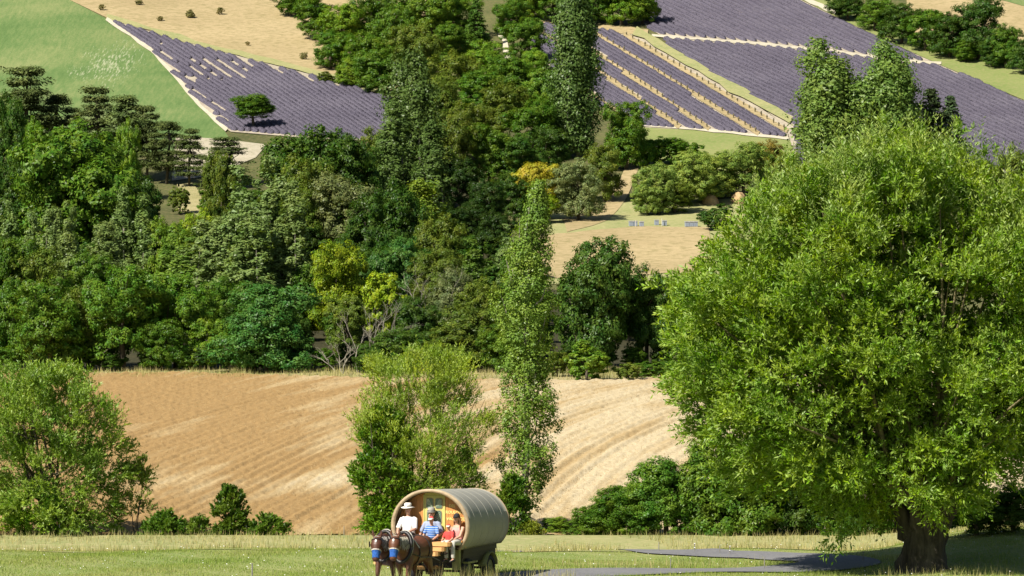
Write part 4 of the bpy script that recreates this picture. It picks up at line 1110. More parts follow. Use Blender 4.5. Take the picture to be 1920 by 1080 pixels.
loose_tree('leafy_shrub', 255, 1012, 860, 70, 18, 3, 39, 11, 9, 0.090, 0.045, (0.17, 0.24, 0.028), 'pale hanging spray of leaves right of the loose leafy tree', low=0.35, rad=(0.10, 0.22), mat=M_leafw, sz=0.25, stem_r=0.02)
loose_tree('leafy_shrub', 312, 1017, 968, 85, 19, 4, 82, 13, 9, 0.084, 0.060, (0.085, 0.165, 0.017), 'low round shrub by the middle fence post', low=0.03, rad=(0.10, 0.2), mat=M_leaf, sz=0.18, stem_r=0.015)
loose_tree('leafy_shrub', 432, 1017, 918, 62, 20, 4, 93, 13, 9, 0.084, 0.068, (0.085, 0.150, 0.016), 'upright dark shrub with ragged top on the meadow edge', low=0.03, rad=(0.09, 0.18), mat=M_leaf, sz=0.18, stem_r=0.02)
loose_tree('leafy_shrub', 372, 1017, 975, 45, 21, 3, 33, 11, 9, 0.084, 0.053, (0.12, 0.19, 0.022), 'small pale shrub between the round and the upright shrub', low=0.03, rad=(0.08, 0.15), mat=M_leaf, sz=0.16, stem_r=0.012)
loose_tree('leafy_shrub', 505, 1018, 975, 80, 22, 3, 48, 12, 9, 0.084, 0.068, (0.095, 0.175, 0.019), 'spreading low shrub right of the last white fence post', low=0.05, rad=(0.08, 0.16), mat=M_leaf, sz=0.18, stem_r=0.015)
loose_tree('weed_clump', 998, 1012, 985, 40, 23, 3, 24, 10, 8, 0.072, 0.045, (0.24, 0.27, 0.028), 'yellowish weeds at the foot of the slim poplar', low=0.03, rad=(0.07, 0.13), mat=M_leaf, sz=0.14, stem_r=0.01, cat='weeds')
# ------------------------------------------------------------------ the wagon
M_canvas = None
def canvas_mat():
    m, nt, out = new_mat('roof_cloth')
    tc = N(nt, 'ShaderNodeTexCoord').outputs['Object']
    n1 = noise(nt, tc, 1.6, 5, 0.65); n2 = noise(nt, tc, 14, 4, 0.7)
    r = ramp(nt, [(0.3, (0.25, 0.243, 0.20)), (0.7, (0.315, 0.305, 0.255))])
    nt.links.new(mathn(nt, 'ADD', mathn(nt, 'MULTIPLY', n1, 0.7), mathn(nt, 'MULTIPLY', n2, 0.3)), r.inputs[0])
    d = N(nt, 'ShaderNodeBsdfPrincipled'); d.inputs['Roughness'].default_value = 0.55; d.inputs['Specular IOR Level'].default_value = 0.4
    b = N(nt, 'ShaderNodeBump'); b.inputs['Strength'].default_value = 0.25; b.inputs['Distance'].default_value = 0.03
    nt.links.new(n1, b.inputs['Height']); nt.links.new(b.outputs[0], d.inputs['Normal'])
    nt.links.new(r.outputs[0], d.inputs['Base Color']); nt.links.new(d.outputs[0], out.inputs[0])
    return m
M_canvas = canvas_mat()
M_liner = plain_mat('roof_lining', (0.16, 0.11, 0.05), 0.8, 0.25, 5)
M_rim = plain_mat('rim_wood', (0.34, 0.255, 0.155), 0.6, 0.25, 6, stretch=(1, 6, 1))
M_board = plain_mat('orange_boards', (0.50, 0.225, 0.065), 0.55, 0.22, 5, 0, 0.1, 0.4, (6, 6, 0.6))
M_deck = plain_mat('pale_planks', (0.62, 0.34, 0.13), 0.5, 0.18, 5, stretch=(0.7, 6, 6))
M_door = plain_mat('door_paint', (0.50, 0.47, 0.14), 0.5, 0.12, 4)
M_pane = plain_mat('door_pane', (0.10, 0.16, 0.12), 0.12, 0.3, 6, 0, 0, 0.8)
M_gold = plain_mat('gold_letters', (0.80, 0.60, 0.20), 0.5, 0.1, 10)
M_dark = plain_mat('dark_green_boards', (0.040, 0.034, 0.014), 0.6, 0.3, 5, stretch=(1, 1, 8))
M_iron = plain_mat('black_iron', (0.03, 0.03, 0.03), 0.5, 0.3, 10, 0.6)
M_rubber = plain_mat('rubber', (0.025, 0.025, 0.027), 0.85, 0.3, 12)
M_olive = plain_mat('olive_paint', (0.22, 0.22, 0.07), 0.5, 0.2, 8)

WY = 134.0
w_org = Vector(((806 - 960) / F * WY, WY, float(H((806 - 960) / F * WY, WY)) + 0.05))
W_YAW = math.radians(-21)
wagon = tag(empty('covered_wagon', w_org, W_YAW), 'barrel-roofed wooden caravan wagon with a grey-green cloth top on the road', 'wagon')
WM = Matrix.Translation(w_org) @ Matrix.Rotation(W_YAW, 4, 'Z')
BX, BZ, CZ, BL = 1.12, 0.985, 1.665, 3.4
A0, A1 = math.radians(-40), math.radians(220)
def arc(a, k=1.0, dx=0.0, y=0.0):
    q = 1 - 0.085 * max(y, 0) / BL      # the barrel narrows to the rear
    return ((BX + dx) * q * math.cos(a), 1.03 + (CZ - 1.03 + (BZ + dx) * math.sin(a)) * q)
def arch_shell(y0, y1, t0, t1, ny, seg=44):
    """curved shell between two thicknesses outside / inside of the arch line"""
    V = []; Fc = []
    ys = [y0 + (y1 - y0) * j / ny for j in range(ny + 1)]
    for y in ys:
        for i in range(seg + 1):
            a = A0 + (A1 - A0) * i / seg
            V.append((arc(a, 1, t1, y)[0], y, arc(a, 1, t1, y)[1]))
        for i in range(seg + 1):
            a = A0 + (A1 - A0) * i / seg
            V.append((arc(a, 1, t0, y)[0], y, arc(a, 1, t0, y)[1]))
    n = seg + 1; st = 2 * n
    for j in range(ny):
        for i in range(seg):
            a = j * st + i
            Fc.append((a, a + 1, a + 1 + st, a + st)); b = a + n
            Fc.append((b, b + st, b + 1 + st, b + 1))
        for i in (0, seg):
            a = j * st + i; Fc.append((a, a + st, a + st + n, a + n))
    for j in (0, ny):
        for i in range(seg):
            a = j * st + i; Fc.append((a, a + n, a + n + 1, a + 1))
    m = MB(); m.add(V, Fc); return m
roof = arch_shell(0.03, BL, 0.0, 0.035, 10).build('roof', M_canvas, wagon, True)
arch_shell(0.04, BL - 0.02, -0.018, -0.004, 2).build('roof_lining', M_liner, wagon, True)
arch_shell(-0.01, 0.055, -0.045, 0.05, 1).build('front_rim', M_rim, wagon, True)
arch_shell(BL - 0.04, BL + 0.02, -0.03, 0.045, 1).build('rear_rim', M_rim, wagon, True)
for k in range(5):
    y = 0.58 + k * 0.57
    arch_shell(y, y + 0.025, 0.034, 0.0365, 1).build('seam', M_canvas, roof, True)
# front wall of upright boards set back under the hood
PY = 0.36
def wall_boards(x0, x1, y, parent):
    n = max(1, round((x1 - x0) / 0.125)); wd = (x1 - x0) / n
    for i in range(n):
        a, b = x0 + i * wd + 0.003, x0 + (i + 1) * wd - 0.003
        top = [(x, CZ + (BZ - 0.045) * math.sqrt(max(0, 1 - (x / (BX - 0.04)) ** 2))) for x in (b, (a + b) / 2, a)]
        dz = math.sqrt(max(0, 1 - (max(abs(a), abs(b)) / (BX - 0.02)) ** 2))
        zb = max(1.03, CZ - (BZ - 0.03) * dz)
        m = MB(); m.prism([(a, zb), (b, zb)] + top, y - 0.012, y + 0.012); m.build('plank', M_board, parent)
fw = empty('front_wall'); fw.parent = wagon
wall_boards(-1.07, -0.30, PY, fw); wall_boards(0.30, 1.07, PY, fw)
hd = MB(); hd.prism([(-0.298, 2.5), (0.298, 2.5), (0.298, CZ + BZ - .095), (0, CZ + BZ - .05), (-0.298, CZ + BZ - .095)], PY - .012, PY + .012); hd.build('header', M_door, fw)
dr = MB(); dr.box((0, PY, 1.77), (0.592, 0.04, 1.455)); door = dr.build('door', M_door, wagon)
def rounded(cx, cz, w, h, r=0.05, n=5):
    P = []
    for qx, qz, a0 in ((1, 1, 0), (-1, 1, 90), (-1, -1, 180), (1, -1, 270)):
        for i in range(n + 1):
            a = math.radians(a0 + 90 * i / n)
            P.append((cx + qx * (w / 2 - r) + r * math.cos(a), cz + qz * (h / 2 - r) + r * math.sin(a)))
    return P
for cx, cz, w, h in ((-0.135, 2.28, 0.19, 0.26), (0.135, 2.28, 0.19, 0.26), (0.0, 1.90, 0.42, 0.34)):
    m = MB(); m.prism(rounded(cx, cz, w + .035, h + .035, .06), PY - .034, PY - .018); fr = m.build('pane_frame', M_rim, door)
    m = MB(); m.prism(rounded(cx, cz, w, h, .045), PY - .042, PY - .036); m.build('pane', M_pane, door)
M_pale = plain_mat('painted_scroll', (0.62, 0.66, 0.45), 0.5, 0.1, 8)
sc_ = MB()
for s in (-1, 1):
    for q in range(5):
        sc_.tube([(s * (0.06 + 0.03 * q), PY - .046, 2.17 + .02 * q), (s * (0.10 + .03 * q), PY - .046, 2.27), (s * (0.16 + .015 * q), PY - .046, 2.39)], 0.005, 5)
    for q in range(4):
        sc_.tube([(s * .02, PY - .046, 1.76 + .05 * q), (s * .10, PY - .046, 1.80 + .06 * q), (s * .17, PY - .046, 1.88 + .05 * q)], 0.005, 5)
sc_.build('painted_scroll', M_pale, door)
for s in (-1, 1):
    m = MB(); m.box((s * 0.31, PY - .02, 1.77), (0.035, 0.03, 1.5)); m.build('door_post', M_door, door)
def text_mesh(txt, size, x, z, parent, arch=0.0):
    cu = bpy.data.curves.new('t', 'FONT'); cu.body = txt; cu.size = size; cu.extrude = 0.003; cu.align_x = 'CENTER'; cu.offset = 0.004
    o = bpy.data.objects.new('t', cu); C.objects.link(o)
    me = bpy.data.meshes.new_from_object(o.evaluated_get(bpy.context.evaluated_depsgraph_get()))
    bpy.data.objects.remove(o)
    for v in me.vertices:
        a, b = v.co.x, v.co.y
        v.co = (x + a, PY - 0.018 - v.co.z, z + b + arch * a * a)
    me.materials.clear()
    return link_mesh('lettering', me, M_gold, parent)
text_mesh('DES', 0.11, 0.53, 2.18, fw, -0.3)
text_mesh('ROULOTTES', 0.115, 0.66, 2.00, fw, 0.0)
text_mesh('VACANCES', 0.115, 0.66, 1.82, fw, -0.1)
# rear wall
m = MB(); m.prism([arc(A0 + (A1 - A0) * i / 30, 1, -0.03, BL) for i in range(31)], BL - 0.12, BL - 0.09); m.build('rear_wall', M_board, wagon)
# floor, bench, chassis
m = MB(); m.box((0, BL / 2 + .05, 1.04), (1.66, BL - 0.1, 0.07)); m.build('floor', M_dark, wagon)
m = MB(); m.box((0, 0.17, 1.255), (1.98, 0.42, 0.05)); m.box((0, 0.33, 1.15), (1.9, 0.05, 0.17)); m.build('bench', M_board, wagon)
body = empty('chassis'); body.parent = wagon
for s in (-1, 1):
    for q in range(3):
        m = MB(); m.box((s * (0.80 - 0.03 * q), 1.75, 0.945 - 0.135 * q), (0.05, 2.55 - .05 * q, 0.128)); m.build('side_board', M_dark, body)
for y in (0.47, 3.03):
    m = MB(); m.box((0, y, 0.81), (1.56, 0.05, 0.40)); m.build('end_board', M_dark, body)
m = MB(); m.box((0.68, 0.30, 0.74), (0.20, 0.16, 0.62)); m.build('side_post', M_olive, body)
for y in (0.85, 2.45):
    m = MB(); m.box((0, y, 0.50), (1.5, 0.12, 0.12)); m.tube([(-0.86, y, 0.36), (0.86, y, 0.36)], 0.035, 8); m.box((0, y, 0.60), (0.9, 0.25, 0.10)); m.build('axle', M_iron, body)
    for s in (-1, 1):
        wh = empty('wheel', (s * 0.78, y, 0.36)); wh.parent = wagon
        m = MB()
        V = []; prof = [(-.09, .24), (-.10, .33), (-.05, .36), (.05, .36), (.10, .33), (.09, .24)]
        for i in range(24):
            a = 2 * math.pi * i / 24
            V += [(x, r * math.cos(a), r * math.sin(a)) for x, r in prof]
        m.add(V, [(i * 6 + k, i * 6 + k + 1, ((i + 1) % 24) * 6 + k + 1, ((i + 1) % 24) * 6 + k) for i in range(24) for k in range(5)]); m.build('tyre', M_rubber, wh, True)
        m = MB(); m.tube([(-.06, 0, 0), (.06, 0, 0)], .245, 18); m.tube([(s * .05, 0, 0), (s * .11, 0, 0)], [.09, .07], 12); m.build('rim', M_olive, wh)
    if y > 2:
        m = MB(); V = []
        for i in range(13):
            a = math.pi * (0.05 + 0.9 * i / 12)
            V += [(0.66, y + .44 * math.cos(a), .36 + .44 * math.sin(a)), (0.92, y + .44 * math.cos(a), .36 + .44 * math.sin(a))]
        m.add(V, [(2 * i, 2 * i + 1, 2 * i + 3, 2 * i + 2) for i in range(12)]); mg = m.build('mudguard', M_olive, wagon, True)
        md = mg.modifiers.new('s', 'SOLIDIFY'); md.thickness = 0.015
m = MB(); m.box((0.84, 0.95, 0.62), (0.16, 0.75, 0.05)); m.build('step_board', M_olive, wagon)
# stepped footboard of pale planks at the front
for k, (z, x1, y0) in enumerate(((1.20, 0.82, -0.60), (1.065, 0.68, -0.68), (0.935, 0.52, -0.74))):
    m = MB(); y1 = y0 + (0.42 if k == 0 else 0.30)
    pl = [(-0.95, y0), (x1 - .06, y0), (x1, y0 + .06), (x1, y1 - .05), (x1 - .05, y1), (-0.95, y1)]
    V = [(x, y, z - .055) for x, y in pl] + [(x, y, z + .055) for x, y in pl]
    m.add(V, [tuple(range(5, -1, -1)), tuple(range(6, 12))] + [(i, (i + 1) % 6, (i + 1) % 6 + 6, i + 6) for i in range(6)])
    m.build('footboard_plank', M_deck, wagon)
m = MB()
for x in (-0.6, 0.15): m.box((x, -0.3, 0.93), (0.07, 0.75, 0.14))
m.box((0, -0.05, 0.985), (1.5, 0.16, 0.07)); m.build('footboard_bearer', M_dark, wagon)
m = MB(); m.tube([(0.0, 0.85, 0.45), (-0.05, -0.8, 0.55), (-0.25, -3.4, 0.85)], [.05, .05, .04], 8); m.build('draw_pole', M_deck, wagon)

# ------------------------------------------------------------------ bodies
def solid(name, m, voxel, mat, parent=None, smooth=4):
    """fuse the shapes of m into one continuous skin"""
    me = m.mesh(name); o = bpy.data.objects.new(name, me); C.objects.link(o)
    r = o.modifiers.new('r', 'REMESH'); r.mode = 'VOXEL'; r.voxel_size = voxel; r.use_smooth_shade = True
    s = o.modifiers.new('s', 'SMOOTH'); s.factor = 0.5; s.iterations = smooth
    out = bpy.data.meshes.new_from_object(o.evaluated_get(bpy.context.evaluated_depsgraph_get()))
    bpy.data.objects.remove(o); bpy.data.meshes.remove(me)
    out.name = name; out.materials.clear()
    return link_mesh(name, out, mat, parent)

def horse_mat(name, c, dark):
    m, nt, out = new_mat(name)
    tc = N(nt, 'ShaderNodeTexCoord').outputs['Object']
    sp = N(nt, 'ShaderNodeSeparateXYZ'); nt.links.new(tc, sp.inputs[0])
    n1 = noise(nt, tc, 5, 4, 0.6)
    r = ramp(nt, [(0.30, dark), (0.55, c)])     # dark lower legs, a coat marking
    nt.links.new(mathn(nt, 'ADD', mathn(nt, 'MULTIPLY', sp.outputs[2], 0.8), mathn(nt, 'MULTIPLY', n1, 0.12)), r.inputs[0])
    col = mixc(nt, mathn(nt, 'MULTIPLY', n1, 0.5), r.outputs[0], tuple(x * 0.6 for x in c))
    d = N(nt, 'ShaderNodeBsdfPrincipled'); d.inputs['Roughness'].default_value = 0.5; d.inputs['Specular IOR Level'].default_value = 0.5
    nt.links.new(col, d.inputs['Base Color']); nt.links.new(d.outputs[0], out.inputs[0])
    return m
M_horse = horse_mat('chestnut_coat', (0.120, 0.042, 0.016), (0.024, 0.013, 0.009))
M_horse2 = horse_mat('bay_coat', (0.085, 0.030, 0.014), (0.022, 0.012, 0.009))
M_mane = plain_mat('flaxen_mane', (0.40, 0.36, 0.28), 0.8, 0.4, 20, stretch=(4, 4, 1))
M_mane2 = plain_mat('grey_mane', (0.30, 0.28, 0.25), 0.8, 0.4, 20, stretch=(4, 4, 1))
M_tail = plain_mat('dark_tail', (0.05, 0.03, 0.02), 0.8, 0.4, 20, stretch=(4, 4, 1))
M_leather = plain_mat('black_leather', (0.018, 0.016, 0.015), 0.45, 0.3, 12)
M_blue = plain_mat('blue_net', (0.02, 0.085, 0.30), 0.95, 0.45, 22)
M_strap = plain_mat('pale_strap', (0.45, 0.42, 0.36), 0.6, 0.2, 12)
M_hoof = plain_mat('hoof', (0.05, 0.04, 0.03), 0.6, 0.2, 10)
M_white = plain_mat('white_blaze', (0.75, 0.72, 0.68), 0.7, 0.1, 10)
M_eye = plain_mat('eye', (0.01, 0.008, 0.006), 0.1, 0.1, 10, 0, 0, 0.8)

def horse(loc, yaw, label, mats, seed, head_turn=0.0, drop=0.0, stride=1):
    coat, mane = mats; rr = random.Random(seed)
    e = tag(empty('horse', loc, yaw), label, 'horse', None)
    m = MB()
    # trunk, chest forward is -y
    m.tube([(0, .98, 1.25), (0, .90, 1.25), (0, .72, 1.25), (0, .48, 1.24), (0, .15, 1.17), (0, -.2, 1.15), (0, -.5, 1.18), (0, -.72, 1.2), (0, -.84, 1.2)],
           [(.06, .08), (.21, .24), (.33, .35), (.36, .38), (.36, .38), (.35, .39), (.31, .38), (.24, .31), (.10, .15)], 18, (1, 0, 0))
    m.ball((0, -.40, 1.47), (.13, .26, .13)); m.ball((.13, .62, 1.42), (.19, .26, .18)); m.ball((-.13, .62, 1.42), (.19, .26, .18))
    ht = head_turn
    poll = Vector((ht * .35, -1.30, 1.78 - drop))
    m.tube([(0, -.45, 1.30), (0, -.70, 1.38), (ht * .12, -.95, 1.52 - drop * .4), (ht * .27, -1.18, 1.68 - drop * .8), poll], [(.24, .38), (.20, .34), (.155, .27), (.12, .20), (.09, .13)], 16, (1, 0, 0))
    fr = Vector((math.sin(ht), -math.cos(ht), 0)); fd = (fr * 0.40 + Vector((0, 0, -0.9))).normalized()
    H_ = lambda t: poll + fr * .06 + Vector((0, 0, .03)) + fd * (t * 1.06)
    side = Vector((math.cos(ht), math.sin(ht), 0))
    m.tube([H_(-.02), H_(.10), H_(.22), H_(.36), H_(.50), H_(.60), H_(.66)], [(.10, .10), (.165, .165), (.178, .185), (.132, .150), (.100, .115), (.108, .108), (.065, .07)], 14, side)
    m.ball(H_(.20) + Vector((0, .12, -.05)), (.10, .13, .14))
    for s in (-1, 1):
        ea = poll + side * (.095 * s) + Vector((0, -.02, .06))
        m.tube([ea, ea + Vector((s * .03, -.01, .11)), ea + Vector((s * .025, -.02, .22))], [(.045, .035), (.048, .03), (.010, .010)], 8, side)
    # legs
    for s in (-1, 1):
        f = 0.16 * stride * s
        m.tube([(s * .17, -.52, 1.15), (s * .19, -.55 - f * .3, .88), (s * .18, -.56 - f, .52), (s * .18, -.55 - f * .9, .46), (s * .175, -.54 - f * .6, .20), (s * .175, -.57 - f * .7, .13), (s * .175, -.60 - f * .7, .05)],
               [(.13, .19), (.10, .13), (.062, .072), (.055, .06), (.042, .052), (.055, .06), (.062, .075)], 10, (1, 0, 0))
        g = -0.14 * stride * s
        m.tube([(s * .19, .60, 1.15), (s * .21, .50 - g * .4, .93), (s * .20, .70 - g * .8, .66), (s * .19, .80 - g, .54), (s * .185, .76 - g, .30), (s * .185, .74 - g, .16), (s * .185, .70 - g, .05)],
               [(.17, .27), (.145, .21), (.085, .11), (.062, .08), (.046, .055), (.058, .062), (.065, .08)], 10, (1, 0, 0))
    solid('body', m, 0.024, coat, e, 5)
    hv = MB()
    for s in (-1, 1):
        for (x, y) in ((s * .175, -.615 - .112 * stride * s), (s * .185, .685 + .14 * stride * s)):
            q = MB(); q.tube([(x, y + .01, 0.0), (x, y, .085)], [(.078, .085), (.06, .065)], 12, (1, 0, 0)); q.build('hoof', M_hoof, e)
    # mane: hanging locks along the crest and a forelock
    mm = MB()
    for k in range(54):
        f = k / 53; c = Vector((ht * .3 * f, -.45 - .82 * f, 1.60 + .22 * f - drop * f))
        for s in (-1, 1):
            l = rr.uniform(.22, .42); o = c + Vector((rr.uniform(-.03, .03), rr.uniform(-.02, .02), rr.uniform(.0, .05)))
            mm.tube([o, o + Vector((s * .11, -.01, -.02 - .1 * l)), o + Vector((s * rr.uniform(.16, .22), rr.uniform(-.04, .04), -l))], [.022, .02, .006], 5, cap=False)
    for k in range(26):
        o = poll + side * rr.uniform(-.06, .06) + Vector((0, -.05, .06))
        mm.tube([o, o + fd * .10 + fr * .10 + Vector((0, 0, .05)), o + fd * rr.uniform(.16, .26) + fr * .11 + side * rr.uniform(-.04, .04)], [.022, .02, .006], 5, cap=False)
    mm.build('mane', mane, e, True)
    tl = MB()
    for k in range(16):
        a = rr.uniform(0, 6.28)
        tl.tube([(0, .95, 1.36), (math.cos(a) * .05, 1.08, 1.2), (math.cos(a) * .09, 1.10 + math.sin(a) * .05, .7), (math.cos(a) * .05, 1.08, .45)], [.03, .035, .03, .008], 5, cap=False)
    tl.build('tail', M_tail, e, True)
    # blaze, eyes, blue muzzle net, bridle
    b = MB(); b.ball(H_(.12) + fr * .165 + Vector((0, 0, .05)), (.036, .03, .05), 10, 6); b.build('blaze', M_white, e)
    for s in (-1, 1):
        q = MB(); q.ball(H_(.19) + side * (s * .150) + fr * .07, .026, 8, 6); q.build('eye', M_eye, e)
        q = MB(); q.box(H_(.17) + side * (s * .200) + fr * .07, (.016, .15, .15), Matrix.Rotation(ht, 3, 'Z')); q.build('blinker', M_leather, e)
    q = MB(); q.tube([H_(.35), H_(.44), H_(.52), H_(.58)], [(.140, .160), (.116, .136), (.108, .122), (.112, .116)], 14, side, False); q.build('muzzle_net', M_blue, e, True)
    q = MB(); q.tube([H_(.345), H_(.375)], [(.146, .168), (.143, .165)], 14, side); q.build('noseband', M_strap, e)
    q = MB(); q.tube([H_(.05) + Vector((0, 0, 0)), H_(.075)], [(.150, .160), (.165, .172)], 14, side); q.build('browband', M_leather, e)
    # collar and harness
    def ring(name, c, rx, rz, r, mat, tilt=0.0, par=e):
        q = MB(); P = [Vector((c[0] + rx * math.cos(a), c[1] + tilt * math.sin(a), c[2] + rz * math.sin(a))) for a in [2 * math.pi * i / 22 for i in range(23)]]
        q.tube(P, r, 6, (0, 1, 0)); return q.build(name, mat, par, True)
    ring('collar', (0, -.66, 1.34), .27, .42, .055, M_leather, .12)
    ring('hame', (0, -.60, 1.36), .30, .45, .018, M_strap, .12)
    ring('girth', (0, -.25, 1.16), .362, .402, .016, M_leather)
    ring('breeching', (0, .42, 1.23), .372, .395, .016, M_leather)
    for s in (-1, 1):
        q = MB(); q.tube([(s * .30, -.62, 1.15), (s * .385, -.2, 1.03), (s * .39, .5, 1.0), (s * .30, 1.25, .85)], .016, 6); q.build('trace', M_leather, e)
        q = MB(); q.tube([(s * .34, -.25, 1.30), (s * .22, -.3, 1.50), (0, -.3, 1.62)], .02, 6); q.build('saddle_strap', M_strap, e)
    e.scale = (.95, .95, .95)
    return e, H_

gz = lambda x, y: float(H(x, y)) + 0.05
hx, hy = (773 - 960) / F * 130.6, 130.6
HY = math.radians(-23)
h1, H1 = horse((hx, hy, gz(hx, hy)), HY, 'chestnut draught horse with flaxen mane, nearer the wagon steps', (M_horse, M_mane), 3, 0.20, 0.15, 1)
hx2, hy2 = (738 - 960) / F * 131.0, 131.0
h2, H2 = horse((hx2, hy2, gz(hx2, hy2)), HY, 'bay draught horse with white star and lowered head beside the chestnut one', (M_horse2, M_mane2), 8, 0.26, 0.20, -1)

# ------------------------------------------------------------------ people
M_skin = plain_mat('skin', (0.52, 0.29, 0.20), 0.55, 0.08, 10)
M_shirtw = plain_mat('white_cloth', (0.78, 0.76, 0.72), 0.9, 0.06, 6, 0, 0.3)
M_shirtg = plain_mat('blue_grey_cloth', (0.27, 0.31, 0.42), 0.9, 0.12, 6, 0, 0.3)
M_pink = plain_mat('pink_cloth', (0.72, 0.30, 0.27), 0.9, 0.15, 9, 0, 0.3)
M_red = plain_mat('red_cloth', (0.60, 0.06, 0.05), 0.9, 0.12, 8, 0, 0.3)
M_hatw = plain_mat('pale_straw', (0.78, 0.74, 0.66), 0.8, 0.08, 30)
M_hatg = plain_mat('grey_felt', (0.30, 0.29, 0.25), 0.9, 0.15, 10)
M_black = plain_mat('black_cloth', (0.02, 0.02, 0.022), 0.85, 0.3, 10)
M_trous = plain_mat('dark_trousers', (0.06, 0.06, 0.07), 0.9, 0.2, 8)
M_beige = plain_mat('pale_trousers', (0.48, 0.46, 0.40), 0.9, 0.15, 8)
M_hair = plain_mat('brown_hair', (0.17, 0.07, 0.03), 0.6, 0.35, 25, stretch=(3, 3, 1))
M_glass = plain_mat('dark_glasses', (0.01, 0.01, 0.012), 0.1, 0.1, 10, 0, 0, 0.8)
M_lips = plain_mat('lips', (0.42, 0.13, 0.11), 0.5, 0.1, 10)
def striped():
    m, nt, out = new_mat('striped_blue_cloth')
    tc = N(nt, 'ShaderNodeTexCoord').outputs['Object']
    sp = N(nt, 'ShaderNodeSeparateXYZ'); nt.links.new(tc, sp.inputs[0])
    w = mathn(nt, 'GREATER_THAN', mathn(nt, 'FRACT', mathn(nt, 'MULTIPLY', sp.outputs[2], 16.0)), 0.78)
    col = mixc(nt, w, (0.06, 0.16, 0.45), (0.45, 0.55, 0.70))
    d = N(nt, 'ShaderNodeBsdfPrincipled'); d.inputs['Roughness'].default_value = 0.9
    nt.links.new(col, d.inputs['Base Color']); nt.links.new(d.outputs[0], out.inputs[0]); return m
M_stripe = striped()

